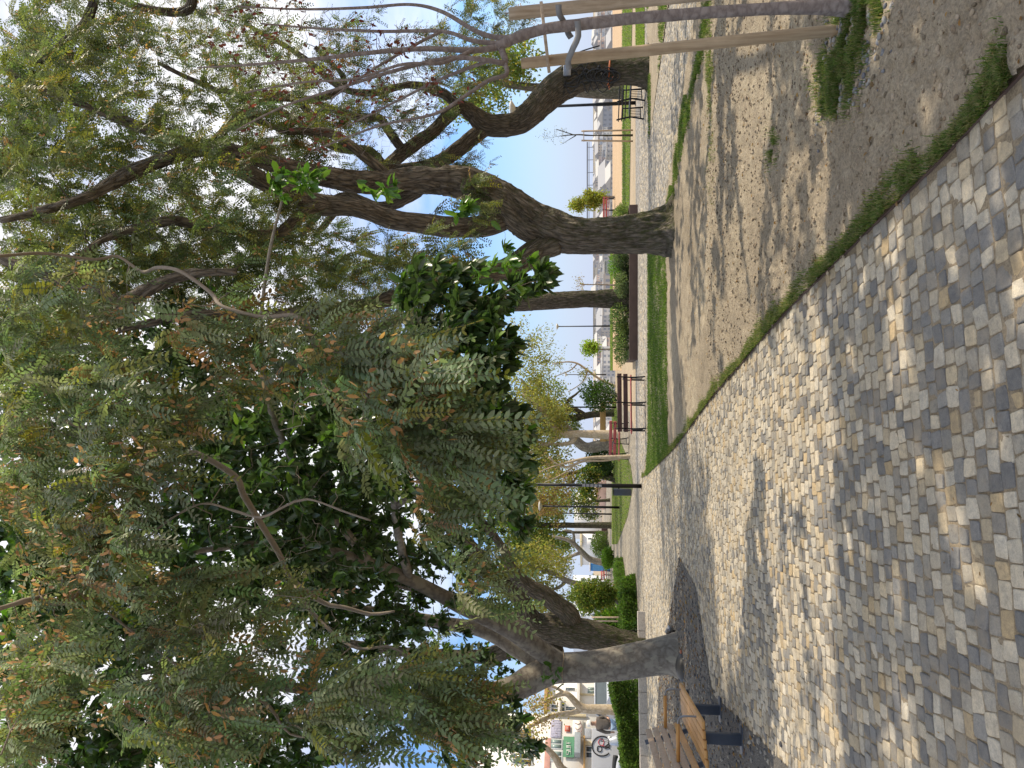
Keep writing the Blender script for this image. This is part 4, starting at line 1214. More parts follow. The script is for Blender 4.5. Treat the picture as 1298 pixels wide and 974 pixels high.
make_added_shade_tree('leafy tree added out of view at the right, its crown shaped to shade the near paving', (6.6, 2.6, 0), (-5.5, 2.2), (.3, 4.9), (3.0, 10.2), (6.2, 4.0, 6.4), (4.4, 3.6, 3.9), 900, 42, None, .15)
def bands(g):
    nz = vnoise(np.concatenate([g * .8, np.zeros((len(g), 1))], 1), 88) - .5
    y = g[:, 1] + 1.2 * nz + .12 * g[:, 0]
    lit = ((y > 6.9) & (y < 8.3)) | ((y > 9.7) & (y < 10.6)) | ((y > 4.9) & (y < 5.4)) | ((y > 12.2) & (y < 13))  # crown left open here so lit strips fall on the earth
    return ~lit
make_added_shade_tree('second leafy tree added out of view at the right, its gapped crown dappling the bare earth', (10.2, 9.6, 0), (.2, 6.5), (4.6, 14.5), (3.2, 9.5), (9.0, 10.3, 6.2), (4.6, 6.0, 4.0), 520, 34, bands, .13)

# ---------------------------------------------------------------- young staked tree in front
def make_young():
    b = G(1086, 10)
    D = b[1]
    t = tree_thing('young_tree', 'young purple-leaved tree with bare twigs tied between two wooden stakes', b)
    mb = MB(); sk = ([], [])
    add_limb(mb, limb_pts([(1090, 9, D, 20), (1075, 9, D, 16), (1000, 10, D, 14), (900, 16, D, 13.5), (800, 24, D, 13.5), (730, 32, D, 13.5), (690, 37, D, 12.5), (655, 48, D, 13), (630, 60, D, 11)]), 24, .02, .004, 25, 181, ridge=False, flare=.25, skel=sk)
    L = [[(650, 48, D, 8), (625, 47, D + .05, 7), (600, 38, D + .1, 6), (560, 15, D + .15, 5), (520, 6, D + .2, 4), (460, 10, D + .2, 4), (380, 12, D + .2, 3), (300, 8, D + .2, 2)],
         [(632, 60, D, 9), (600, 64, D - .05, 8), (540, 62, D - .1, 7), (480, 66, D - .15, 6), (400, 75, D - .2, 5), (320, 82, D - .25, 3.5), (250, 86, D - .3, 2)],
         [(640, 56, D, 8), (600, 52, D, 6), (560, 40, D + .05, 5), (480, 40, D + .1, 4), (400, 36, D + .1, 3), (330, 30, D + .1, 2)],
         [(636, 64, D, 9), (640, 80, D - .05, 8), (620, 77, D - .1, 7), (570, 74, D - .15, 6), (500, 90, D - .25, 5), (430, 112, D - .3, 4), (360, 135, D - .4, 3), (300, 165, D - .45, 2)],
         [(640, 80, D - .05, 6), (642, 95, D - .1, 6), (620, 102, D - .15, 5), (585, 125, D - .2, 4.5), (550, 145, D - .25, 4), (480, 160, D - .3, 3), (400, 190, D - .35, 2)],
         [(600, 64, D - .05, 6), (560, 80, D - .2, 5), (510, 82, D - .3, 4), (450, 100, D - .35, 3), (380, 105, D - .4, 2.5), (310, 118, D - .45, 2)],
         [(560, 40, D + .05, 4), (530, 55, D, 4), (470, 90, D - .1, 3), (420, 125, D - .1, 2)],
         [(620, 77, D - .1, 5), (560, 100, D, 4), (500, 130, D + .05, 3), (440, 160, D + .1, 2)]]
    for k, l in enumerate(L):
        add_limb(mb, limb_pts(l), 8, .03, .0, 20, 182, ridge=False, skel=sk)
    tg = np.concatenate([blob(460, 90, D - .1, 150, 75, .4, 150), blob(400, 150, D - .2, 120, 70, .35, 90), blob(340, 50, D, 110, 60, .4, 70)])
    e, d, al = grow(mb, sk[0], sk[1], tg, r0=.004, sag=.0, sides=4, rk=.0012, jit=.05)
    cr = MB()
    k = rng.uniform(0, 1, len(e)) < .28
    n = 4
    pos = np.repeat(e[k], n, 0) + rng.normal(0, .03, (k.sum() * n, 3))
    leaf6(cr, pos, unit(rng.normal(0, .5, pos.shape) + np.array([0, 0, -.9])), rng.normal(0, 1, pos.shape), rng.uniform(.025, .048, len(pos)), .018, vary((.15, .045, .035), len(pos), .4, .2), .3)
    mb.build('trunk', MAT['bark_purple'], t); cr.build('crown', MAT['far_leaf'], t)
    s = thing('tree_stakes', 'pair of tall round wooden stakes with a cross slat and grey straps', 'tree stakes', G(1060, 40))
    for k, (a, bb, wd, mt) in enumerate((((1064, 38), (661, 81), 14, 'stake_wood'), ((1040, -22), (645, 18), 15.5, 'stake_grey'))):
        d0 = G(*a)[1]
        p, q = P(a[0], a[1], d0), P(bb[0], bb[1], d0 + (.05 if k == 0 else -.12))
        m = MB(); n = 40; ss = np.linspace(0, 1, n)[:, None]
        pts = p + (q - p) * ss; pts[0] -= np.array([0, 0, .1])
        rad = np.full(n, M(wd, d0) / 2); rad[-1] *= .93
        tube(m, pts, rad, 20, .0012, 14, 190 + k)
        o = m.build('stake', MAT[mt], s)
    D2 = G(1060, 38)[1] - .06
    m = MB(); bar(m, P(686, 4, D2 - .0), P(696, 91, D2 - .02), .045, .022); m.build('cross_slat', MAT['stake_grey'], s)
    def strap(l, wd=.019):
        m = MB()
        pts = catmull(np.array([P(x, y, d) for x, y, d in l]), .03)
        T = unit(np.gradient(pts, axis=0)); sd = unit(np.cross(T, np.array([0, 1.0, 0]))) * wd; nn = unit(np.cross(T, sd)) * .003
        V = np.stack([pts + sd + nn, pts - sd + nn, pts - sd - nn, pts + sd - nn], 1).reshape(-1, 3)
        i = np.arange(len(pts) - 1)[:, None] * 4; k = np.arange(4)[None]; k2 = (k + 1) % 4
        m.add(V, [np.stack([i + k, i + k2, i + 4 + k2, i + 4 + k], -1).reshape(-1, 4)])
        m.build('strap', MAT['strap'], s)
    strap([(732, 27, D - .10), (733, 46, D - .09), (727, 60, D - .07), (720, 78, D + .02), (722, 88, D + .04)])
    strap([(708, 6, D - .1), (709, 18, D - .06), (716, 30, D + .02), (720, 42, D + .10), (724, 48, D + .1)])
make_young()

# ================================================================== FURNITURE
# ---- slatted bench in front left
def make_bench():
    o = np.array([-3.47, 7.49, 0]); ang = math.atan2(.979, -.205)       # local +x along the bench, local +y towards the back
    t = thing('park_bench', 'honey-coloured slatted wooden bench with dark grey legs on the gravel', 'bench', o, ang)
    W = 1.95
    for k in range(5):                         # seat slats
        m = MB(); y = .045 + k * .092; z = .455 - .012 * k * .6 + (.004 if k else 0)
        box(m, (W / 2, y, z), (W, .078, .034), .008); m.build('seat_slat', MAT['bench_wood'] if k in (0, 1, 5) else MAT['bench_wood'], t, local=True)
    for k in range(5):                         # back slats, leaning back
        m = MB(); z = .525 + k * .088; y = .50 + k * .024
        c, s = math.cos(.27), math.sin(.27)
        box(m, (W / 2, y, z), (W, .028, .072), .007, np.array([[1, 0, 0], [0, c, s], [0, -s, c]])); m.build('back_slat', MAT['bench_silver'] if k else MAT['bench_wood'], t, local=True)
    for x in (.32, 1.62):
        m = MB(); box(m, (x, .24, .215), (.09, .11, .43), .01); box(m, (x, .24, .015), (.14, .30, .03), .008)
        box(m, (x, .27, .415), (.06, .50, .035), .006)
        bar(m, (x, .49, .40), (x, .66, .94), .05, .03)
        m.build('leg', MAT['greymetal'], t, local=True)
    for x in (.42, 1.80):
        m = MB()
        tube(m, catmull(np.array([(x, .06, .44), (x, .06, .58), (x, .075, .645), (x, .11, .665), (x, .16, .668)]), .02), .011, 10)
        tube(m, np.array([(x, .16, .668), (x, .56, .668)]), .010, 8)
        m.build('armrest_bracket', MAT['alu'], t, local=True)
        m = MB(); tube(m, np.array([(x, .14, .672), (x, .30, .672), (x, .52, .672)]), .021, 12); m.build('armrest', MAT['bench_wood'], t, local=True)
make_bench()

# ---- red benches
def make_red_bench(name, label, loc, rz, wood, n_arm=3):
    t = thing(name, label, 'bench', loc, rz, 'red slatted park benches')
    W = 1.75
    for k, (y, z) in enumerate(((-.36, .42), (-.24, .43), (-.12, .43))):
        m = MB(); box(m, (0, y, z), (W, .10, .04), .006); m.build('seat_slat', MAT[wood[0]], t, local=True)
    for k, z in enumerate((.60, .78)):
        m = MB(); box(m, (0, .03 + k * .05, z), (W, .035, .13), .006); m.build('back_slat', MAT[wood[1]], t, local=True)
    for x in np.linspace(-W / 2 + .1, W / 2 - .1, n_arm):
        m = MB()
        tube(m, catmull(np.array([(x, .12, 0), (x, .05, .2), (x, .0, .42), (x, .05, .62), (x, .10, .86)]), .05), .022, 8)
        tube(m, catmull(np.array([(x, -.40, 0), (x, -.38, .22), (x, -.36, .40)]), .05), .022, 8)
        bar(m, (x, -.40, .395), (x, .02, .405), .035)
        for q in range(5):
            bar(m, (x, -.36 + q * .085, .10), (x, -.36 + q * .085, .395), .012)
        bar(m, (x, -.40, .10), (x, .08, .10), .02)
        tube(m, catmull(np.array([(x, .02, .62), (x, -.2, .66), (x, -.36, .62), (x, -.38, .41)]), .05), .018, 8)
        m.build('leg', MAT['iron'], t, local=True)
    return t
g = G(819, 511)
make_red_bench('park_bench', 'red bench with shade painted onto its back, seen from behind at the end of the green grass band', (g[0], g[1], 0), math.radians(192), ('redwood', 'shaded_redwood_and_brown'))
g = G(797, 557)
rb = make_red_bench('park_bench', 'bright pinkish-red bench in full sun in front of the pale forked trees', (g[0], g[1], 0), math.radians(-28), ('redwood', 'redwood'))
g = G(775, 729)
copy_thing(rb, (g[0], g[1], 0), math.radians(80), 'faded red bench behind the little round tree and the hedges')
g = G(780, 266); c = copy_thing(rb, (g[0], g[1], 0), math.radians(175), 'red bench half hidden behind the leaning tree near the terrace edge')
g = G(818, 128)
def make_iron_bench():
    t = thing('iron_bench', 'black iron bench standing beside the mossy tree on the right', 'bench', (g[0] + .1, g[1], 0), math.radians(118))
    W = 1.5
    m = MB()
    for y in np.linspace(-.36, .02, 6):
        bar(m, (-W / 2, y, .44), (W / 2, y, .44), .055, .03)
    m.build('seat', MAT['iron'], t, local=True)
    m = MB()
    for z in (.58, .68, .78):
        bar(m, (-W / 2, .06 + (z - .5) * .2, z), (W / 2, .06 + (z - .5) * .2, z), .07, .03)
    m.build('backrest', MAT['iron'], t, local=True)
    for x in (-W / 2 + .06, 0, W / 2 - .06):
        m = MB()
        tube(m, catmull(np.array([(x, .14, 0), (x, .05, .3), (x, .03, .45), (x, .13, .84)]), .05), .025, 8)
        tube(m, np.array([(x, -.38, 0), (x, -.36, .44)]), .025, 8)
        for q in range(6):
            bar(m, (x, -.34 + q * .07, .10), (x, -.34 + q * .07, .44), .014)
        bar(m, (x, -.38, .10), (x, .1, .10), .03); bar(m, (x, -.36, .64), (x, .08, .66), .04)
        bar(m, (x, -.36, .44), (x, -.36, .64), .03)
        m.build('leg', MAT['iron'], t, local=True)
make_iron_bench()

# ---- lamp posts
LGROUP = 'tall thin park lamp posts'
def make_lamp(loc, label):
    t = thing('street_lamp', label, 'lamp post', loc, 0, LGROUP)
    m = MB(); tube(m, np.array([(0, 0, -.05), (0, 0, 1.4), (0, 0, 1.45), (0, 0, 4.45)]), np.array([.068, .066, .052, .045]), 16); lathe(m, [(.11, 0), (.11, .02), (.07, .03)], sides=16)
    m.build('pole', MAT['iron'], t, local=True)
    m = MB(); lathe(m, [(.0, 4.40), (.06, 4.41), (.20, 4.50), (.27, 4.54), (.27, 4.58), (.2, 4.62), (0, 4.64)], sides=20); m.build('lamp_head', m_lamp, t, local=True)
    return t
m_lamp = m_simple('pale lamp housing', (.55, .53, .48), .5, bmp=0)
g = G(814, 616.5)
lamp = make_lamp((g[0], g[1], 0), 'nearest black lamp post, with a dark litter bin at its foot')
m = MB(); zs = P(738, 612, g[1])[2]
for q in range(5):
    box(m, (g[0] + .0, g[1] - .068, zs - .05 - q * .13), (.075, .006, .10), .001, col=(.5, .5, .5))
tag(m.build('sticker', m_simple('torn stickers', (.34, .35, .38), .7, var=.5, scale=30)), 'patch of torn grey stickers on the nearest lamp post', 'stickers')
LL = [((786, 643.5), 'lamp post just left of the nearest one, beside the lawn edge'), ((775.5, 652), 'fainter lamp post further along the same paved way, beside a dark trunk'), ((781.5, 516.5), 'lamp post rising through the pale leafless trees behind the red bench with the shaded back'),
      ((768, 475), 'thin lamp post between the dark bush and the small yellow-green tree'), ((774, 413.5), 'lamp post seen alone against the blue sky over the planter'), ((806, 130.5), 'lamp post next to the black iron bench')]
for (x, y), lb in LL:
    q = G(x, y); copy_thing(lamp, (q[0], q[1], 0), None, lb)
t = thing('litter_bin', 'dark square litter bin hung on the nearest lamp post', 'bin', (g[0] - .19, g[1] - .03, 0))
m = MB(); box(m, (0, 0, .62), (.20, .26, .56), .012); m.build('body', MAT['greymetal'], t, local=True)
m = MB(); box(m, (0, 0, .925), (.22, .28, .03), .008); m.build('lid', MAT['iron'], t, local=True)
m = MB(); box(m, (.125, .02, .74), (.05, .08, .04), .004); m.build('bracket', MAT['iron'], t, local=True)

# ---- little spotlight at the pale trunk, and the slab in its root hollow
g = G(857, 803)
t = thing('spotlight', 'small grey ground spotlight tilted beside the foot of the pale trunk', 'spotlight', (g[0], g[1], 0))
m = MB(); tube(m, np.array([(0, 0, .16), (.12, -.02, .10)]), .06, 14); m.build('housing', MAT['alu'], t, local=True)
m = MB(); bar(m, (.04, 0, 0), (.05, 0, .12), .03); m.build('stem', MAT['iron'], t, local=True)
g = G(866, 838)
m = MB(); box(m, (g[0], g[1], .03), (.34, .10, .03), .008, rotz(.5)); tag(m.build('brick', m_simple('terracotta', (.36, .12, .06), .8)), 'broken reddish brick lying at the foot of the pale trunk', 'brick')
g = G(866, 846)
m = MB(); V = rng.normal(0, 1, (1, 3)); 
lathe(m, [(.24, 0), (.23, .05), (.15, .10), (.04, .13), (0, .13)], (g[0], g[1], .005), 14); tag(m.build('hollow_shade', MAT['black']), 'black mound standing in for the shaded root hollow beside the brick at the foot of the pale trunk', 'hollow_shade')  # black dome stands in for the dark inside of the root hollow

# ---- rusty planter with shrubs
def make_planter():
    y0 = 25.0
    x0, x1 = P(804, 454, y0)[0], P(804, 262, y0)[0]
    t = thing('planter', 'long low rusty-brown steel planter full of grey-green shrubs', 'planter', ((x0 + x1) / 2, y0 + 1.6, 0))
    L, Dp, H = x1 - x0, 3.2, .30
    for nm, c, s in (('front_wall', (0, -Dp / 2, H / 2), (L, .06, H)), ('back_wall', (0, Dp / 2, H / 2), (L, .06, H)), ('side_wall', (-L / 2 - .031, 0, H / 2), (.06, Dp + .06, H)), ('side_wall', (L / 2 + .031, 0, H / 2), (.06, Dp + .06, H))):
        m = MB(); box(m, c, s, .008); m.build(nm, MAT['corten'], t, local=True)
    m = MB(); box(m, (0, 0, .11), (L - .062, Dp - .062, .2), 0); m.build('soil', MAT['soil'], t, local=True)
make_planter()

def shrub(name, label, base, r, h, n, leaf, col, L=.05, group=None, simple=True, cat='shrub', mat='far_leaf', ratio=.4, up=.5, core=False):
    t = thing(name, label, cat, base, 0, group)
    m = MB()
    for k in range(9):
        a = rng.uniform(0, 6.28); q = np.array([math.cos(a), math.sin(a), 0]) * r * rng.uniform(.2, .8)
        tube(m, catmull(np.array([np.array([0, 0, -.03]) + q * .1, q * .5 + [0, 0, h * .4], q + [0, 0, h * .8]]), .1), np.linspace(.012, .004, len(catmull(np.array([np.array([0, 0, -.03]) + q * .1, q * .5 + [0, 0, h * .4], q + [0, 0, h * .8]]), .1))), 5)
    m.build('stems', MAT['twig'], t, local=True)
    k = unit(rng.normal(0, 1, (n, 3))); rr = rng.uniform(0, 1, (n, 1)) ** .4
    lump = .75 + .5 * vnoise(k * 2.2 + np.array(base) * 3, 7)[:, None]
    p = k * rr * lump * np.array([r, r, h / 2]) + np.array([0, 0, h * .52])
    p[:, 2] = np.maximum(p[:, 2], .01)
    m = MB()
    d = unit(k * .7 + rng.normal(0, .5, (n, 3)) + np.array([0, 0, up]))
    leaf6(m, p, d, rng.normal(0, 1, (n, 3)), rng.uniform(.6, 1.2, n) * L, L * ratio, vary(col, n, .35, .12), .2)
    m.build('foliage', MAT[mat], t, local=True)
    return t
for k, (x, y, rr, h, col, lb) in enumerate(((797, 442, .62, .62, (.13, .17, .07), 'grey-green shrub at the left end of the planter'), (797, 420, .5, .5, (.12, .15, .06), 'low grey-green shrub second from the left end of the planter'), (797, 400, .7, .7, (.14, .19, .07), 'wide pale green shrub left of the trunk in the planter'),
                                     (797, 362, .5, .55, (.12, .15, .08), 'dull green shrub just right of the trunk in the planter'), (797, 352, .35, .35, (.11, .13, .07), 'smallest shrub in the planter, near the grey cabinet'), (796, 336, .55, .75, (.13, .22, .04), 'yellow-green shrub in front of the grey cabinet'), (798, 328, .4, .6, (.09, .12, .06), 'dark shrub beside the leaning trunk in the planter'), (797, 272, .5, .6, (.15, .19, .06), 'straggly shrub at the right end of the planter'))):
    b = P(x, y, 25.9)
    shrub('planter_shrub', lb, (b[0], 25.9 + .25 * (k % 3), .2), rr, h, 1800, None, col, .075, 'shrubs in the rusty planter')

# ---- granite kerb and clipped hedges on the left
ka, kb = G(822, 985), G(818, 775)
t = np.linspace(0, 1, 9)
m = MB()
d_ = unit(kb - ka); Ln = np.linalg.norm(kb - ka); ang = math.atan2(d_[1], d_[0])
nb = 8
for q in range(nb):
    c = ka + d_ * Ln * (q + .5) / nb
    box(m, (c[0], c[1], .11), (Ln / nb - .012, .28, .25), .012, rotz(ang))
tag(m.build('kerb_wall', MAT['granite'], smooth=False), 'low pale granite kerb wall running in front of the clipped hedges', 'kerb wall')

def hedge(label, a, b, wd, h0, h1, n, round_end=False):
    t = thing('hedge', label, 'hedge', (a + b) / 2)
    L = np.linalg.norm(b - a); d = unit(b - a); pn = np.array([-d[1], d[0], 0])
    u = rng.uniform(0, 1, n); 
    face = rng.integers(0, 5, n)
    v = rng.uniform(-.5, .5, n); z = rng.uniform(0, 1, n)
    v = np.where(face < 2, -.5, np.where(face == 2, .5, v)); z = np.where(face >= 3, 1.0, z)
    H = h0 + (h1 - h0) * u
    if round_end:
        e = np.clip((u - .82) / .18, 0, 1); sh = np.sqrt(1 - .75 * e ** 2); v = v * sh; H = H * sh
    p = a + d * (u * L)[:, None] + pn * (v * wd)[:, None] + np.array([0, 0, 1.0]) * (z * H)[:, None]
    nrm = np.where((face < 2)[:, None], -pn, np.where((face == 2)[:, None], pn, np.array([0, 0, 1.0])))
    p = p + nrm * (.34 * (fbm(p * 2.6, 4, 77) - .5) - rng.uniform(-.05, .16, n) ** 1)[:, None] + rng.normal(0, .02, (n, 3))
    p[:, 2] = np.maximum(p[:, 2], .02)
    m = MB()
    leaf6(m, p, unit(nrm * .6 + rng.normal(0, .55, (n, 3)) + np.array([0, 0, .45])), unit(nrm + rng.normal(0, .8, (n, 3))), rng.uniform(.05, .11, n), .035, vary((.085, .14, .026), n, .4, .15) * (.6 + .9 * vnoise(p * 3.1, 79))[:, None], .15)
    m.build('foliage', MAT['far_leaf'], t)
    m = MB(); q = np.array([a + d * L * f - [0, 0, .03] + pn * .05 * math.sin(f * 9) for f in np.linspace(.03, .97, 12)]); q[:, 2] = np.abs(np.sin(np.arange(12) * 1.9)) * h0 * .5 + .02
    tube(m, catmull(q, .1), .02, 6)
    m.build('stems', MAT['twig'], t)
h0, h1 = G(814, 1000), G(812, 868)
hedge('clipped hedge at the far left, running behind the slatted bench', h0 + [0, .5, 0], h1 + [0, .5, 0], .8, .44, .92, 26000)
h0, h1 = G(811, 812), G(806, 742)
hedge('lower clipped hedge with a rounded end to the right of the pale trunk', h0 + [0, .5, 0], h1 + [0, .5, 0], .9, .52, .48, 14000, True)
h0, h1 = G(797, 770), G(790, 718)
hedge('bright green hedge further back behind the rounded one', h0 + [0, .5, 0], h1 + [0, .5, 0], .8, .45, .42, 9000, True)

# ================================================================== FAR TREES
def far_tree(name, label, D, limbs, blobs, per, L, col, bark='bark_pale', leafmat='far_leaf', ratio=.5, yellow=.2, group=None, r0=.02, side=10, sag=.03):
    b = P(limbs[0][0][0], limbs[0][0][1], D)
    b = np.array([b[0], D, 0.0])
    t = thing(name, label, 'tree', b, 0, group)
    m = MB(); sk = ([], [])
    for k, l in enumerate(limbs):
        q = np.array([np.append(P(x, y, D + (e[0] if e else 0)), M(wd, D) / 2) for x, y, wd, *e in l])
        if k == 0:
            q[0, 2] = -.05
        add_limb(m, q, side, .15, .012, 8, 300 + k, flare=.2 if k == 0 else 0, skel=sk)
    if blobs:
        tg = np.concatenate([blob(x, y, D + (e[0] if e else 0), rx, ry, M((rx + ry) / 2, D), int(n * 1.7)) for x, y, rx, ry, n, *e in blobs])
        e, d, al = grow(m, sk[0], sk[1], tg, r0=r0, sides=4, sag=sag)
        c = MB()
        pos = []
        for en, al_ in zip(e, al):
            k = rng.integers(0, len(al_), per)
            pos.append(al_[k] + rng.normal(0, L * 1.1, (per, 3)))
        pos = np.concatenate(pos); n = len(pos)
        cc = vary(col, n, .4, .12); yy = rng.uniform(0, 1, n) < yellow
        cc[yy] = vary((.30, .26, .05), yy.sum(), .3, .1)
        leaf6(c, pos, unit(rng.normal(0, .7, (n, 3)) + np.array([0, 0, -.4])), rng.normal(0, 1, (n, 3)), rng.uniform(.6, 1.2, n) * L, L * ratio, cc, .2)
        c.build('crown', MAT[leafmat], t)
    m.build('trunk', MAT[bark], t)
    return t

YG = (.215, .215, .07); YG2 = (.13, .17, .04); RUST = (.26, .17, .08); PINK = (.24, .17, .14)
far_tree('plane_tree', 'pale slender tree forking in a Y behind the sunlit red bench', 40,
         [[(786, 551, 12), (760, 551, 11), (735, 550, 10), (711, 550, 9), (695, 532, 6), (680, 515, 5), (662, 500, 3)], [(711, 550, 7), (700, 560, 6), (686, 566, 5), (672, 574, 4), (655, 580, 2)], [(730, 553, 6), (726, 560, 6), (716, 563, 5), (695, 563, 4), (672, 557, 3)], [(695, 532, 4), (672, 535, 3), (650, 540, 2)]],
         [(670, 540, 46, 52, 70), (640, 500, 34, 52, 50), (690, 590, 26, 34, 24), (660, 600, 40, 30, 30), (690, 540, 30, 40, 40), (705, 520, 20, 30, 20)], 22, .16, YG, 'bark_cream')
far_tree('plane_tree', 'stout grey tree curving up behind the slender forked one', 46,
         [[(784, 563, 15), (765, 564, 14), (752, 567, 14), (740, 566, 13), (728, 556, 12), (719, 545, 11), (708, 535, 10), (698, 526, 9), (688, 518, 7), (675, 500, 5), (660, 480, 3)], [(719, 545, 8), (705, 552, 7), (690, 570, 5), (670, 590, 3)], [(698, 526, 6), (685, 530, 5), (668, 530, 3)]],
         [(670, 480, 36, 46, 44), (690, 520, 40, 40, 36), (700, 600, 28, 30, 26), (660, 440, 30, 40, 30), (650, 560, 40, 60, 50), (700, 570, 24, 30, 20)], 22, .17, YG, 'bark_pale')
far_tree('plane_tree', 'dark crooked tree leaning behind the lamp post near the wooden screen', 50,
         [[(776, 523, 10), (756, 525, 9), (742, 527, 9), (728, 530, 9), (715, 530, 8), (700, 522, 6)], [(742, 527, 7), (728, 520, 8), (716, 520, 8), (706, 518, 7), (690, 505, 5), (676, 490, 3)], [(716, 520, 5), (720, 508, 4), (730, 500, 3), (738, 493, 2)]],
         [(690, 505, 34, 36, 40), (705, 530, 30, 30, 30), (725, 540, 16, 24, 14)], 30, .16, YG2, 'bark_dark')
far_tree('leafless_tree', 'thin pale twin-stemmed sapling standing in the sunlit lawn', 30,
         [[(797, 579, 5), (770, 580, 4.5), (745, 581, 4), (725, 585, 3), (700, 592, 2), (680, 600, 1.4)], [(790, 580, 3), (765, 584, 3), (740, 585, 3), (715, 592, 2), (695, 580, 1.4)], [(735, 584, 2), (715, 600, 1.6), (690, 612, 1.2)]],
         [(690, 595, 34, 28, 24)], 6, .10, RUST, 'bark_cream')
far_tree('leafless_tree', 'dark thin-branched tree with rusty leaves behind the twin-stemmed sapling', 52,
         [[(778, 604, 6), (768, 600, 6), (757, 588, 5), (745, 592, 5), (735, 597, 5), (720, 601, 4), (700, 606, 3)], [(735, 597, 3), (725, 612, 3), (700, 622, 2)]],
         [(690, 615, 36, 30, 54), (665, 630, 34, 34, 44), (720, 605, 20, 26, 22), (700, 640, 30, 26, 30)], 22, .17, RUST, 'bark_dark')
far_tree('small_tree', 'low dark green tree just left of the nearest lamp post', 48, [[(780, 610, 5), (765, 606, 4), (750, 604, 3)]], [(748, 604, 16, 12, 26), (745, 622, 16, 10, 20)], 30, .17, (.08, .12, .025), 'bark_dark')
far_tree('small_tree', 'airy olive tree in front of the pale distant building between the lamp posts', 62, [[(774, 634, 4), (760, 635, 3.6), (745, 636, 3), (728, 640, 2)], [(752, 635, 2.4), (738, 648, 1.6)]], [(735, 640, 20, 16, 34), (748, 652, 12, 9, 14), (715, 632, 18, 16, 22)], 18, .2, (.12, .15, .05), 'bark_dark')
far_tree('shade_tree', 'straight dark brown trunk at the far end of the paved way', 58,
         [[(772, 666, 8), (740, 666, 7.5), (700, 666, 7), (660, 665, 6), (630, 664, 4), (600, 660, 3)], [(660, 665, 3), (640, 690, 2.5), (620, 700, 2)], [(650, 665, 3), (630, 640, 2.5), (610, 630, 2)]],
         [(640, 660, 46, 46, 90), (660, 700, 40, 40, 70), (690, 690, 36, 22, 44), (690, 645, 30, 22, 40)], 30, .22, YG2, 'bark_dark')
far_tree('shade_tree', 'slimmer brown trunk just left of the straight dark trunk by the white house', 70,
         [[(768, 675, 4), (740, 675, 3.6), (710, 675, 3.4), (680, 676, 3), (650, 678, 2)]], [(670, 690, 40, 34, 60), (705, 692, 26, 22, 34), (690, 650, 30, 24, 30)], 28, .22, YG2, 'bark_dark')
far_tree('plane_tree', 'bare grey tree with a leaning trunk in front of the blue booth', 54,
         [[(778, 716, 8), (762, 713, 8), (748, 709, 8), (738, 700, 7), (728, 690, 6), (718, 684, 5), (700, 680, 3)], [(738, 700, 5), (725, 705, 4), (705, 715, 3), (690, 722, 2)], [(728, 690, 4), (726, 675, 3), (715, 672, 2)]],
         [(700, 712, 26, 22, 60), (715, 730, 16, 16, 26)], 10, .12, PINK, 'bark_pale')
far_tree('plane_tree', 'grey tree with yellow-green leaves behind the little round tree', 40,
         [[(786, 752, 9), (760, 748, 8), (738, 742, 8), (718, 736, 7), (704, 728, 6), (690, 724, 5), (670, 715, 3)], [(718, 736, 4), (708, 745, 4), (690, 750, 3), (670, 760, 2)]],
         [(680, 715, 46, 34, 70), (650, 735, 36, 36, 60), (690, 760, 26, 26, 40), (715, 765, 14, 18, 14)], 24, .16, YG, 'bark_pale', yellow=.35)
far_tree('small_tree', 'little round glossy-leaved tree with a crooked stem behind the rounded hedge', 27,
         [[(797, 766, 5), (790, 767, 4.5), (783, 764, 4), (776, 758, 3.5), (765, 757, 3)], [(776, 758, 2.5), (765, 766, 2), (750, 768, 1.5)], [(776, 758, 2.5), (760, 748, 2), (745, 748, 1.5)]],
         [(750, 757, 27, 20, 120), (770, 752, 9, 14, 26)], 34, .10, (.12, .16, .025), 'bark_pale', yellow=.15)
far_tree('plane_tree', 'cream-barked plane tree pruned into a fork in front of the street shops', 31,
         [[(800, 902, 14), (775, 900, 12), (755, 899, 11), (740, 898, 11), (731, 892, 9), (724, 884, 8), (716, 879, 7), (704, 883, 5), (690, 890, 4), (672, 900, 2)], [(740, 898, 7), (728, 903, 6), (715, 905, 6), (700, 908, 5), (685, 914, 5), (665, 925, 3)], [(716, 879, 4), (700, 870, 3), (680, 868, 2)]],
         [(685, 900, 28, 34, 46)], 9, .13, RUST, 'bark_cream', yellow=.4)
far_tree('plane_tree', 'cream-barked limb of the plane tree leaning in at the far left edge', 27,
         [[(800, 1000, 14), (760, 996, 12), (730, 985, 11), (712, 974, 10), (705, 962, 9), (692, 948, 7), (675, 938, 5), (650, 925, 3)]],
         [(660, 940, 30, 34, 30)], 9, .13, RUST, 'bark_cream', yellow=.4)
far_tree('shade_tree', 'reddish-brown trunk standing behind the mossy tree with cables', 36,
         [[(785, 117, 16), (760, 118, 14), (740, 117, 13), (720, 115, 13), (690, 112, 11), (650, 108, 9), (610, 100, 6)]], [(640, 80, 50, 44, 90), (600, 130, 50, 30, 50)], 22, .18, YG2, 'bark_rough')
far_tree('small_tree', 'small yellow-green tree with clumped foliage between the big leaning tree and the lawn', 50,
         [[(782, 250, 2.6), (768, 250, 2.4), (750, 252, 2.2), (735, 257, 1.6)], [(755, 251, 1.4), (748, 244, 1)]], [(760, 251, 7, 7, 24), (745, 251, 8, 9, 30), (731, 260, 8, 7, 28), (752, 258, 6, 5, 14)], 26, .15, (.22, .24, .04), 'bark_pale')
far_tree('small_tree', 'bright green small tree on the skyline left of the planter', 72, [[(778, 443, 2), (762, 443, 1.8), (750, 442, 1.4)]], [(748, 442, 9, 9, 50)], 22, .22, (.20, .28, .03), 'bark_pale', yellow=.1)
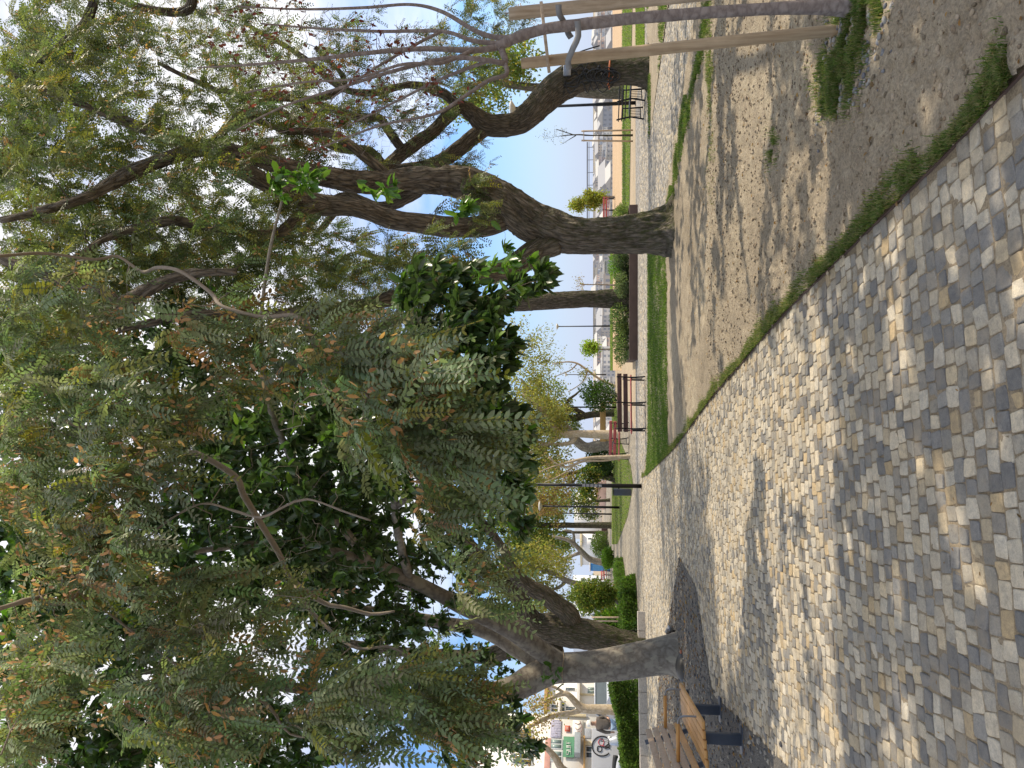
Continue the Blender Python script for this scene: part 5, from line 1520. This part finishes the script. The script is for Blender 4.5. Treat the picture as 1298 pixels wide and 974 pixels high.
far_tree('leafless_tree', 'thin tree with wispy twigs and yellowish sprays behind the wooden screen', 48,
         [[(778, 490, 3), (762, 482, 3), (745, 470, 3), (732, 461, 2.6), (718, 459, 2), (700, 462, 1.4)], [(745, 470, 2), (738, 485, 1.6), (720, 497, 1.2)], [(732, 461, 1.6), (722, 470, 1.3), (702, 478, 1)]],
         [(700, 460, 26, 26, 30), (742, 474, 12, 9, 14), (690, 430, 24, 20, 18)], 9, .13, YG, 'bark_cream')
far_tree('leafless_tree', 'pinkish leafless young tree seen past the leaning trunk', 44, [[(786, 362, 2), (765, 361, 1.8), (745, 361, 1.4), (735, 360, 1)]], [(734, 360, 8, 12, 22)], 5, .09, PINK, 'bark_pale')
def bush(lb, x, y, D, r, h, col, n=2600, L=.14):
    b = P(x, y, D); shrub('bush', lb, (b[0], D, 0), r, h, n, None, col, L, None, ratio=.5)
bush('dense dark green bush beside the wooden screen', 770, 501, 44, 1.0, 2.3, (.045, .085, .02))
bush('dark bush showing beneath the curved grey trunk', 770, 580, 50, 1.1, 2.0, (.035, .065, .02))
bush('small dark bush right of the twin-stemmed sapling', 772, 593, 52, .8, 1.4, (.03, .055, .018))
bush('olive bush by the white house at the end of the paved way', 766, 690, 66, 1.2, 1.6, (.09, .13, .03))
bush('bright green bush by the pale slab at the end of the paved way', 772, 708, 52, .8, .8, (.13, .22, .03))
bush('leafy bush between the twin stakes and the dark forked tree', 786, 790, 30, .7, 1.5, (.09, .16, .02))

# ---- saplings between stakes, in the distance
def far_sapling(label, xb, D, yc, ys_, xtop, crown, group='staked saplings in the distance'):
    c = P(xb, yc, D); t = thing('tree_stakes', 'stakes ' + label, 'tree stakes', (c[0], D, 0), 0, 'far stakes')
    for y in ys_:
        m = MB(); p = P(xb, y, D); q = P(xtop, y + (yc - y) * .15, D); p[2] = -.05
        tube(m, np.array([p, q]), .035, 8); m.build('stake', MAT['stake_grey'], t)
    if len(ys_) > 1:
        m = MB(); bar(m, P(xtop + 3, ys_[0], D - .05), P(xtop + 3, ys_[-1], D - .05), .06, .03); m.build('cross_slat', MAT['stake_grey'], t)
    if crown:
        far_tree('young_tree', 'wispy sapling ' + label, D, [[(xb, yc, 2.2), (750, yc, 1.8), (735, yc - 1, 1.4), (715, yc, 1), (690, yc + 4, .6)], [(730, yc, 1), (710, yc + 12, .7)], [(730, yc, .9), (705, yc - 8, .6)]], crown, 3, .05, (.10, .09, .06), 'bark_dark', r0=.006)
far_sapling('standing on the far lawn against the sky', 797, 28, 172, (165.5, 179.5), 737, [(705, 172, 22, 14, 26)])
far_sapling('behind the hedge beside the dark forked tree', 794, 29, 785, (782.5, 787.5), 750, None)

# ================================================================== BUILDINGS
def pane_mat(name, c, rough=.25):
    return m_simple(name, c, rough, bmp=0, var=.25, scale=1.5)
m_glass = pane_mat('window glass', (.07, .09, .10), .12)
m_glass_green = pane_mat('greenish glass', (.24, .31, .29), .2)
m_cream = m_simple('cream trim', (.68, .58, .38), .8)
m_pink = m_simple('pink render', (.60, .33, .27), .85, scale=4)
m_navy = m_simple('navy shop front', (.02, .035, .11), .5)
m_roof = m_simple('clay roof', (.42, .19, .11), .85, var=.3, scale=2)
m_ochre = m_simple('ochre wood', (.50, .30, .11), .7)

class Facade:
    """a wall plane standing where it is; rectangles are measured on it from photo pixels"""
    def __init__(s, x, y, Y, ang):
        s.p = P(x, y, Y); s.a = ang
        s.h = np.array([math.cos(ang), math.sin(ang), 0]); s.n = np.array([math.sin(ang), -math.cos(ang), 0])
    def hit(s, x, y):
        d = ray(x, y); o = np.array([0, 0, CAM_Z])
        q = o + d * (np.dot(s.p - o, s.n) / np.dot(d, s.n))
        return np.dot(q - s.p, s.h), q[2]
    def rect(s, mb, x0, x1, y0, y1, out=.02, th=.05, bev=.005, col=None):
        xm, ym = (x0 + x1) / 2, (y0 + y1) / 2
        ha, hb = s.hit(xm, y0)[0], s.hit(xm, y1)[0]
        za, zb = s.hit(x0, ym)[1], s.hit(x1, ym)[1]
        c = s.p + s.h * (ha + hb) / 2; c = np.array([c[0], c[1], (za + zb) / 2]) + s.n * (out - th / 2)
        box(mb, c, (abs(ha - hb), th, abs(za - zb)), bev, rotz(s.a), col)
        return c
    def point(s, x, y, out=.03):
        h, z = s.hit(x, y); c = s.p + s.h * h + s.n * out
        return np.array([c[0], c[1], z])

def building(fa, name, label, wallr, wmat, wins, extra=(), depth=6.0, cat='building'):
    t = thing(name, label, cat, (fa.p[0], fa.p[1], 0))
    m = MB(); fa.rect(m, *wallr, out=0, th=depth, bev=0); m.build('wall', wmat, t)
    for (x0, x1, y0, y1, mt) in wins:
        m = MB(); fa.rect(m, x0, x1, y0, y1, .03, .06, .006); o = m.build('window', m_white_frame, t)
        m = MB(); dx, dy = (x1 - x0) * .09, (y1 - y0) * .08
        fa.rect(m, x0 + dx, x1 - dx, y0 + dy, (y0 + y1) / 2 - dy * .5, .036, .03, 0); fa.rect(m, x0 + dx, x1 - dx, (y0 + y1) / 2 + dy * .5, y1 - dy, .036, .03, 0)
        p = m.build('pane', mt, t)
        p.parent = o
    for nm, r, mt, out, th in extra:
        m = MB(); fa.rect(m, *r, out=out, th=th); m.build(nm, mt, t)
    return t
m_white_frame = m_simple('white frame', (.72, .72, .70), .6, bmp=0)

FA = Facade(750, 940, 38, math.radians(48))
shop = building(FA, 'shop_building', 'white street building with pink band, posters and a green banner at the far left', (600, 792, 906, 1100), MAT['white_wall'],
         [(697, 713, 937, 950, m_glass_green), (697, 713, 952, 966, m_glass_green), (742, 756, 946, 962, m_glass), (648, 676, 925, 940, m_glass), (648, 676, 955, 970, m_glass)],
         [('cornice', (699, 743, 905.5, 908.5), m_cream, .12, .12), ('pink_band', (688, 695.5, 936, 1080), m_pink, .05, .05), ('door_surround', (741, 775, 941, 946), m_cream, .08, .08), ('ledge', (739.5, 741.5, 936, 980), m_ochre, .35, .35), ('awning', (728.5, 736, 935, 961), m_simple('grey awning', (.36, .40, .42), .7), .7, .7), ('shutter', (741, 749, 924, 936), m_simple('grey shutter', (.40, .42, .46), .6), .04, .03)])
m = MB(); FA.rect(m, 698, 711, 913, 935.5, .05, .02)
for q in range(7):
    FA.rect(m, 698, 711, 914 + q * 3.3, 914.3 + q * 3.3, .06, .02, 0)
for q in (702, 706.5):
    FA.rect(m, q, q + .4, 913, 935.5, .055, .02, 0)
tag(m.build('grille', m_simple('pale lilac grille', (.50, .48, .58), .6, var=.35, scale=14)), 'pale lilac barred window grille on the white shop building', 'grille')
def poster(label, x0, x1, y0, y1, c, marks, mc, out=.06):
    t = thing('poster', label, 'poster', FA.point((x0 + x1) / 2, (y0 + y1) / 2, 0), 0)
    m = MB(); FA.rect(m, x0, x1, y0, y1, out, .012, 0); m.build('sheet', m_simple('poster paper', c, .7, var=.04), t)
    m = MB()
    for l in marks:
        tube(m, catmull(np.array([FA.point(x, y, out + .006) for x, y in l]), .05), .022, 5)
    m.build('marks', m_simple('poster ink', mc, .7, bmp=0), t)
poster('red poster high on the white shop wall', 716, 723, 920.5, 928, (.62, .12, .07), [[(718, 922), (718, 926)], [(720, 922), (720, 926)]], (.7, .5, .4))
poster('white poster scribbled with brown lines on the shop wall', 726, 740, 914, 935, (.80, .78, .74), [[(728, 917), (733, 919), (736, 917)], [(729, 923), (732, 926), (737, 922)], [(730, 930), (734, 928), (738, 932)], [(735, 915), (738, 924), (735, 931)]], (.36, .25, .22))
t = thing('banner', 'green banner with white capital letters hanging on the shop building', 'banner', FA.point(721, 948, .1))
m = MB(); FA.rect(m, 714, 728, 935, 961, .12, .03); m.build('cloth', m_simple('green cloth', (.12, .30, .17), .8, var=.12), t)
m = MB()
def stroke(l):
    pts = np.array([FA.point(x, y, .13) for x, y in l])
    for a, b in zip(pts[:-1], pts[1:]):
        bar(m, a, b, .07, .012, 0)
# letters stand upright on the wall: smaller photo y is further right, larger photo x is lower
def letter(ch, yl, w=4.2, xt=718.0, xb=723.5):
    yr = yl - w; mid = (xt + xb) / 2
    G_ = {'S': [[(xt, yr), (xt, yl), (mid, yl), (mid, yr), (xb, yr), (xb, yl)]], 'U': [[(xt, yl), (xb, yl), (xb, yr), (xt, yr)]], 'I': [[(xt, (yl + yr) / 2), (xb, (yl + yr) / 2)]], 'T': [[(xt, yl), (xt, yr)], [(xt, (yl + yr) / 2), (xb, (yl + yr) / 2)]]}
    for l in G_[ch]:
        stroke(l)
for ch, yl, w_ in (('S', 957.5, 3.6), ('U', 952.3, 3.8), ('I', 947.4, 1), ('T', 945.2, 3.6)):
    letter(ch, yl, w_)
m.build('lettering', MAT['white_wall'], t)

FB = Facade(740, 885, 46, math.radians(40))
building(FB, 'street_building', 'white balconied street building with a navy shop front behind the plane tree', (690, 800, 862, 906), MAT['white_wall'],
         [(716, 730, 872, 876, m_glass), (716, 730, 896, 901, m_glass), (698, 708, 893, 903, m_glass), (712, 716, 890, 903, m_glass), (744, 754, 871, 880, m_glass_green)],
         [('balcony', (731, 735, 864, 904), MAT['white_wall'], .5, .5), ('shop_front', (756, 763, 862, 888), m_navy, .06, .06), ('cornice', (690, 694, 862, 906), m_ochre, .25, .25), ('ledge', (708, 710.5, 886, 906), MAT['white_wall'], .4, .4), ('pilaster', (735, 780, 880.5, 882.5), m_cream, .08, .08), ('canopy', (764.5, 766, 862, 880), MAT['white_wall'], .6, .6)])
FD = Facade(748, 800, 70, math.radians(30))
building(FD, 'street_building', 'far pale apartment block glimpsed between the dark tree and the round tree', (726, 800, 730, 815), m_simple('pale blue wall', (.62, .66, .72), .85), [(736, 741, 733 + 9 * k, 737 + 9 * k, m_glass) for k in range(8)] + [(750, 756, 733 + 9 * k, 737 + 9 * k, m_glass) for k in range(8)])
FW = Facade(748, 684, 92, math.radians(38))
wh = building(FW, 'white_house', 'small plain white house with two dark slit windows at the end of the paved way', (736, 772, 677, 692), MAT['white_wall'], [(745, 749.5, 682, 684, m_glass)], [('roof', (735, 737.5, 676.5, 692.5), m_cream, .3, 6.6)])
FX = Facade(748, 640, 110, math.radians(35))
building(FX, 'pale_building', 'pale distant building seen in strips behind the row of lamp posts', (728, 772, 625, 664), MAT['white_wall'], [(735, 742, 629 + 8 * k, 633 + 8 * k, m_glass) for k in range(4)] + [(749, 756, 629 + 8 * k, 633 + 8 * k, m_glass) for k in range(4)], [('base_band', (766, 772, 625, 664), m_ochre, .1, .1)])
FP = Facade(765, 600, 80, math.radians(30))
building(FP, 'low_building', 'low pink and ochre building behind the lawn and dark bushes', (757, 776, 584, 622), m_simple('salmon wall', (.66, .44, .34), .85), [(762, 767, 590 + 8 * k, 593 + 8 * k, m_glass) for k in range(4)], [('parapet', (755.5, 757.5, 583, 623), m_ochre, .15, 6.2)])
def slab_thing(name, label, cat, a, b, z0, z1, th, mat, extra=None):
    a, b = np.array(a[:2]), np.array(b[:2]); c = (a + b) / 2; L = np.linalg.norm(b - a); ang = math.atan2(*(b - a)[::-1])
    t = thing(name, label, cat, (c[0], c[1], 0), ang)
    m = MB(); box(m, (0, 0, (z0 + z1) / 2), (L, th, z1 - z0), .01); m.build('panel', mat, t, local=True)
    for x in (-L / 2 + .08, L / 2 - .08):
        m = MB(); box(m, (x, th / 2 + .05, z1 / 2), (.1, .1, z1 * .98), .01); m.build('post', mat, t, local=True)
    return t
slab_thing('wooden_screen', 'low ochre wooden screen board behind the lawn, beside the dark bush', 'screen', P(765, 560, 45), P(765, 509, 45), .72, 1.08, .08, m_ochre)
slab_thing('garden_wall', 'low dark brown wall closing the end of the paved way', 'wall', P(766, 700, 72), P(766, 662, 72), 0, .62, .2, MAT['shaded_redwood_and_brown'])
t = thing('booth', 'bright blue booth behind the bare leaning tree', 'booth', (P(752, 718, 62)[0], 62, 0))
m = MB(); box(m, (0, 0, .85), (.62, .8, 1.7), .02); m.build('body', m_simple('blue plastic', (.03, .22, .58), .5), t, local=True)
m = MB(); box(m, (0, 0, 1.74), (.74, .92, .09), .04); m.build('roof', MAT['white_wall'], t, local=True)
m = MB(); box(m, (0, -.41, .8), (.44, .03, 1.45), .01); m.build('door', m_simple('pale blue door', (.10, .32, .62), .5), t, local=True)
c = P(772, 339, 37)
t = thing('utility_cabinet', 'pale grey utility cabinet standing on the lawn behind the planter shrubs', 'cabinet', (c[0], 37, 0))
m = MB(); box(m, (0, 0, .46), (.58, .5, .92), .015); m.build('body', m_simple('pale grey paint', (.36, .38, .36), .6), t, local=True)
m = MB(); box(m, (0, 0, .95), (.64, .56, .05), .01); m.build('lid', m_simple('pale lid', (.5, .5, .48), .6), t, local=True)
m = MB(); box(m, (-.02, -.258, .46), (.46, .015, .76), .004); m.build('door', m_simple('grey door', (.40, .41, .39), .6), t, local=True)

# ---- graffiti cabinet, person, scooter, car in the street on the left
FG = Facade(770, 945, 25.5, math.radians(34))
t = thing('street_cabinet', 'tall grey street cabinet sprayed with a black ring and a red loop behind the hedge', 'cabinet', FG.point(790, 948, 0) * np.array([1, 1, 0]))
m = MB(); FG.rect(m, 750, 815, 925, 990, 0, .5, .02); m.build('body', m_simple('light grey metal', (.50, .51, .54), .5, var=.06, scale=2), t)
def spray(name, l, r, mat):
    m = MB(); p = catmull(np.array([FG.point(x, y, .004) for x, y in l]), .015); tube(m, p, r, 6); m.build(name, mat, t)
ringp = [(768, 936)] + [(763 + 12.5 * math.cos(a) * 1.0, 946 + 12.5 * math.sin(a)) for a in np.linspace(-.95, -5.5, 18)]
spray('black_ring', ringp[1:], .022, MAT['black'])
spray('red_loop', [(766.5, 947), (764, 946), (760, 944), (758.5, 941), (760, 938), (763, 937), (765, 939), (765.5, 942), (764, 945), (767, 946.5), (769, 946)], .014, m_simple('red paint', (.50, .07, .09), .6, bmp=0))
spray('black_loop', [(758, 950), (757, 948), (758, 946.5), (761, 946.3), (762.5, 948), (762.5, 951), (761, 953), (758.5, 952.8), (757, 951), (757.5, 948)], .018, MAT['black'])
spray('black_tail', [(763, 946.5), (766, 947), (768, 946), (771, 943.5), (773, 943), (772, 946), (770, 948), (767, 949), (770, 947.5), (773, 949)], .024, MAT['black'])

def person():
    o = P(800, 920, 25.2); o[2] = 0
    t = thing('person', 'person in a grey-brown jacket, white cap and light blue jeans standing by the graffiti cabinet', 'person', o, math.radians(25))
    def skin(name, verts, edges, rads, mat, root=0):
        me = bpy.data.meshes.new(name); me.from_pydata(verts, edges, []); me.materials.append(mat)
        ob = bpy.data.objects.new(name, me); C.objects.link(ob); ob.parent = t
        ob.modifiers.new('skin', 'SKIN'); ob.modifiers.new('sub', 'SUBSURF').levels = 2
        ob.modifiers['sub'].render_levels = 2
        for v, r in zip(me.skin_vertices[0].data, rads):
            v.radius = (r, r * .85)
        me.skin_vertices[0].data[root].use_root = True
        return ob
    skinm = m_simple('skin', (.45, .27, .19), .6, bmp=0)
    V = [(0, 0, .95), (0, .01, 1.15), (0, .02, 1.36), (0, .0, 1.47), (0, -.02, 1.55), (0, -.03, 1.64),
         (.17, .02, 1.38), (.25, .02, 1.12), (.20, -.18, 1.02), (.17, -.26, .99), (-.17, .02, 1.38), (-.26, .03, 1.12), (-.24, -.06, .88), (-.24, -.08, .80),
         (.10, 0, .88), (.11, -.03, .48), (.12, .02, .09), (.12, -.12, .04), (-.10, 0, .88), (-.12, .02, .48), (-.13, .05, .09), (-.13, -.09, .04)]
    E = [(0, 1), (1, 2), (2, 3), (3, 4), (4, 5), (2, 6), (6, 7), (7, 8), (8, 9), (2, 10), (10, 11), (11, 12), (12, 13), (0, 14), (14, 15), (15, 16), (16, 17), (0, 18), (18, 19), (19, 20), (20, 21)]
    Rr = [.15, .15, .15, .06, .075, .09, .07, .05, .04, .035, .07, .05, .04, .035, .09, .065, .045, .04, .09, .065, .045, .04]
    skin('body', V, E, Rr, skinm)
    skin('jacket', [(0, 0, .90), (0, .01, 1.15), (0, .02, 1.37), (0, .01, 1.44), (.17, .02, 1.38), (.25, .02, 1.12), (.205, -.15, 1.03), (-.17, .02, 1.38), (-.26, .03, 1.12), (-.243, -.05, .91)],
         [(0, 1), (1, 2), (2, 3), (2, 4), (4, 5), (5, 6), (2, 7), (7, 8), (8, 9)], [.20, .19, .19, .08, .09, .072, .058, .09, .072, .058], m_simple('grey brown cloth', (.13, .11, .095), .9, scale=12))
    skin('jeans', [(0, 0, .95), (.10, 0, .86), (.11, -.03, .48), (.12, .02, .12), (-.10, 0, .86), (-.12, .02, .48), (-.13, .05, .12)], [(0, 1), (1, 2), (2, 3), (0, 4), (4, 5), (5, 6)], [.165, .105, .082, .068, .105, .082, .068], m_simple('light denim', (.28, .40, .56), .85))
    m = MB(); lathe(m, [(.112, 1.655), (.116, 1.70), (.09, 1.76), (.04, 1.78), (0, 1.785)], (0, -.03, 0), 16); box(m, (0, -.16, 1.665), (.15, .12, .012), .005); m.build('cap', MAT['white_wall'], t, local=True)
    for s in (-1, 1):
        m = MB(); box(m, (s * .125, -.05, .045), (.10, .27, .09), .035); m.build('shoe', MAT['black'], t, local=True)
person()

def scooter():
    o = P(800, 957, 24.3); o[2] = 0
    t = thing('scooter', 'pale silver motor scooter parked against the hedge below the graffiti cabinet', 'scooter', o, math.radians(20))
    sil = m_simple('silver paint', (.55, .57, .62), .3, .2, bmp=0)
    for x in (-.62, .62):
        m = MB(); a = np.linspace(0, 2 * np.pi, 28); tube(m, np.stack([x + np.cos(a) * .20, a * 0, .25 + np.sin(a) * .20], 1), .05, 8, cap=False); w_ = m.build('wheel', MAT['black'], t, local=True)
        m = MB(); lathe(m, [(0, -.03), (.15, -.03), (.15, .03), (0, .03)], sides=18); h = m.build('rim', MAT['alu'], None); h.parent = w_; h.rotation_euler = (math.pi / 2, 0, 0); h.location = (x, 0, .25)
    m = MB(); tube(m, catmull(np.array([(-.75, 0, .62), (-.5, 0, .66), (-.2, 0, .62), (.05, 0, .46), (.25, 0, .32), (.42, 0, .40)]), .05), np.interp(np.linspace(0, 1, len(catmull(np.array([(-.75, 0, .62), (-.5, 0, .66), (-.2, 0, .62), (.05, 0, .46), (.25, 0, .32), (.42, 0, .40)]), .05))), [0, .2, .5, .8, 1], [.07, .17, .16, .11, .1]), 14); m.build('body', sil, t, local=True)
    m = MB(); tube(m, catmull(np.array([(.46, 0, .36), (.42, 0, .62), (.38, 0, .92), (.37, 0, 1.0)]), .05), np.interp(np.linspace(0, 1, len(catmull(np.array([(.46, 0, .36), (.42, 0, .62), (.38, 0, .92), (.37, 0, 1.0)]), .05))), [0, .5, 1], [.14, .19, .1]), 14); m.build('front_shield', sil, t, local=True)
    m = MB(); tube(m, catmull(np.array([(-.72, 0, .80), (-.4, 0, .82), (-.05, 0, .78)]), .05), .10, 12); m.build('seat', MAT['black'], t, local=True)
    m = MB(); tube(m, np.array([(.36, -.33, 1.04), (.38, -.1, 1.02), (.38, .1, 1.02), (.36, .33, 1.04)]), .018, 8); m.build('handlebar', MAT['black'], t, local=True)
    for s in (-1, 1):
        m = MB(); bar(m, (.37, s * .26, 1.04), (.40, s * .30, 1.22), .012); box(m, (.40, s * .32, 1.25), (.02, .13, .08), .01); m.build('mirror', MAT['black'], t, local=True)
    m = MB(); lathe(m, [(0, 0), (.07, .01), (.08, .05), (.03, .1)], sides=14); h = m.build('headlight', m_white_frame, t, local=True); h.location = (.44, 0, .98); h.rotation_euler = (0, math.pi / 2, 0)
    m = MB(); tube(m, np.array([(.60, .07, .25), (.42, .05, .62)]), .025, 8); m.build('fork', MAT['alu'], t, local=True)
scooter()

def car():
    o = P(780, 880, 34); o[2] = 0
    t = thing('parked_car', 'pale silver parked car with dark windows below the navy shop front', 'car', o, math.radians(-48))
    paint = m_simple('silver car paint', (.58, .61, .66), .3, .2, bmp=0)
    sect = [(-2.05, .35, .62, .60), (-1.95, .30, .80, .78), (-1.3, .28, .88, .84), (-.6, .28, .92, .85), (.5, .28, .92, .85), (1.4, .28, .90, .84), (1.95, .30, .80, .78), (2.05, .38, .62, .6)]
    m = MB(); V = []
    for x, z0, z1, hw in sect:
        V += [(x, -hw, z0), (x, -hw - .02, (z0 + z1) / 2), (x, -hw * .94, z1), (x, hw * .94, z1), (x, hw + .02, (z0 + z1) / 2), (x, hw, z0)]
    k = np.arange(6)[None]; i = np.arange(len(sect) - 1)[:, None] * 6; k2 = (k + 1) % 6
    e = len(V) - 6
    m.add(V, [np.stack([i + k, i + k2, i + 6 + k2, i + 6 + k], -1).reshape(-1, 4), np.array([[5, 4, 3, 2, 1, 0]]), np.array([[e, e + 1, e + 2, e + 3, e + 4, e + 5]])])
    m.build('body', paint, t, local=True, smooth=False)
    m = MB(); V = [(-1.35, -.78, .90), (.85, -.78, .90), (.85, .78, .90), (-1.35, .78, .90), (-.95, -.62, 1.42), (.15, -.62, 1.42), (.15, .62, 1.42), (-.95, .62, 1.42)]
    m.add(V, np.array([[0, 1, 5, 4], [1, 2, 6, 5], [2, 3, 7, 6], [3, 0, 4, 7]])); m.build('window', m_glass, t, local=True, smooth=False)
    m = MB()
    for (a, b_) in (((-1.35, .79, .9), (-.95, .63, 1.42)), ((.85, .79, .9), (.15, .63, 1.42)), ((-.35, .80, .9), (-.35, .64, 1.42))):
        for sg in (-1, 1):
            bar(m, (a[0], a[1] * sg, a[2]), (b_[0], b_[1] * sg, b_[2]), .09, .05, .01)
    m.build('pillars', paint, t, local=True)
    m = MB(); box(m, (-.4, 0, 1.44), (1.2, 1.30, .06), .025); m.build('roof', paint, t, local=True)
    for x in (-1.3, 1.3):
        for s in (-1, 1):
            m = MB(); a = np.linspace(0, 2 * np.pi, 24); tube(m, np.stack([x + np.cos(a) * .24, np.full(24, s * .80), .32 + np.sin(a) * .24], 1), .085, 8, cap=False); w_ = m.build('wheel', MAT['black'], t, local=True)
            m = MB(); lathe(m, [(0, -.05), (.18, -.05), (.18, .05), (0, .05)], sides=16); h = m.build('rim', MAT['alu'], None); h.parent = w_; h.rotation_euler = (math.pi / 2, 0, 0); h.location = (x, s * .80, .32)
    for s in (-1, 1):
        m = MB(); box(m, (2.02, s * .55, .66), (.08, .32, .14), .03); m.build('headlight', m_white_frame, t, local=True)
car()

# ================================================================== THE CITY BELOW THE TERRACE
wall_mats = [m_simple('house wall', c, .85, var=.06, scale=.2, bmp=0) for c in ((.50, .50, .50), (.44, .44, .44), (.46, .43, .39), (.38, .40, .43), (.46, .37, .33), (.33, .35, .39))]
win_mat = pane_mat('dark window openings', (.24, .26, .30), .4)
roof_mats = [m_roof, m_simple('grey roof', (.34, .34, .35), .85), m_simple('pale roof', (.46, .45, .43), .85), m_simple('faded roof', (.50, .33, .25), .85)]
gable_k = 0
def house(x, y, w_, d_, h, ang, wm, rm, gable, storeys):
    m = MB()
    R_ = rotz(ang); z0 = -12.1
    box(m, (0, 0, z0 + h / 2), (w_, d_, h), 0, mi=0)
    zt = z0 + h
    if gable:
        r = min(w_, d_) * .28
        V = [(-w_ / 2 - .3, -d_ / 2 - .3, zt), (w_ / 2 + .3, -d_ / 2 - .3, zt), (w_ / 2 + .3, d_ / 2 + .3, zt), (-w_ / 2 - .3, d_ / 2 + .3, zt), (-w_ / 2 - .3, 0, zt + r), (w_ / 2 + .3, 0, zt + r)]
        V = [(a, b, c + .01) for a, b, c in V]
        m.add(V, [np.array([[0, 1, 5, 4], [2, 3, 4, 5], [3, 2, 1, 0]]), np.array([[0, 4, 3], [1, 2, 5]])], mi=2)
    else:
        box(m, (0, 0, zt + .25), (w_ + .4, d_ + .4, .5), 0, mi=2)
        if rng.uniform() < .5:
            box(m, (w_ * .2, 0, zt + 1.2), (w_ * .25, d_ * .3, 1.6), 0, mi=0)
    fl = h / storeys
    for face in (0, 1, 2):
        L = w_ if face == 0 else d_
        nw = max(2, int(L / 3.0))
        for q in range(nw):
            for s in range(storeys):
                zc = z0 + fl * (s + .55); u = -L / 2 + L * (q + .5) / nw
                if face == 0:
                    box(m, (u, -d_ / 2 - .02, zc), (1.25, .12, fl * .5), 0, mi=1)
                else:
                    sg = 1 if face == 1 else -1
                    box(m, (sg * (w_ / 2 + .02), u, zc), (.12, 1.25, fl * .5), 0, mi=1)
    for k in range(len(m.v)):
        m.v[k] = m.v[k] @ R_.T
    o = m.build('city_house', [wall_mats[wm], win_mat, roof_mats[rm]], None, smooth=False)
    o.location = (x, y, 0)
    return tag(o, 'pale city house with rows of small windows, seen far below the terrace edge', 'house', 'houses of the far city')
placed = []
for k in range(1500):
    if len(placed) >= 230:
        break
    Y = 330 + 760 * rng.uniform() ** 1.2
    py = rng.uniform(-30, 560)
    X = (487 - py) / F_PX * Y
    w_, d_, h = rng.uniform(6, 15), rng.uniform(8, 14), rng.uniform(3, 8.5)
    if Y > 600:
        w_ *= 1.4; h = rng.uniform(4, 10.5)
    if any(abs(X - a) < (w_ + b) * .52 and abs(Y - c) < 16 for a, b, c in placed):
        continue
    placed.append((X, w_, Y))
    house(X, Y, w_, d_, h, math.radians(rng.uniform(10, 50)), rng.choice([0, 0, 0, 1, 1, 2, 3, 4, 5]), rng.choice([1, 1, 2, 2, 2, 1, 2]), rng.uniform() < .4, int(rng.integers(2, 5)))
# long flat-roofed hall with a rooftop rail on the skyline
Yh = 1250
xa, xb = P(755, 470, Yh)[0], P(755, -40, Yh)[0]
t = thing('long_hall', 'long low pale hall with a railed roof stretching along the skyline', 'building', ((xa + xb) / 2, Yh, 0))
zt = P(752.5, 250, Yh)[2]
m = MB(); box(m, (0, 0, (zt - 12.1) / 2), (xb - xa, 14, zt + 12.1), 0); m.build('wall', m_simple('beige hall wall', (.52, .50, .44), .85, var=.15, scale=.3), t, local=True)
m = MB(); zr = P(744.5, 250, Yh)[2]
rx0, rx1 = P(745, 300, Yh)[0] - (xa + xb) / 2, P(745, 182, Yh)[0] - (xa + xb) / 2
bar(m, (rx0, -6, zr), (rx1, -6, zr), 2.2); bar(m, (rx0, -6, zr - 3), (rx1, -6, zr - 3), 1)
for x in np.arange(rx0, rx1, 22):
    bar(m, (x, -6, zt - .05), (x, -6, zr), .9)
m.build('roof_railing', MAT['alu'], t, local=True)
m = MB(); box(m, (0, 0, zt + .52), (xb - xa + 3, 17, 1.0), 0); m.build('roof', roof_mats[2], t, local=True)
print('OBJ', len(bpy.data.objects), 'polys', sum(len(me.polygons) for me in bpy.data.meshes))
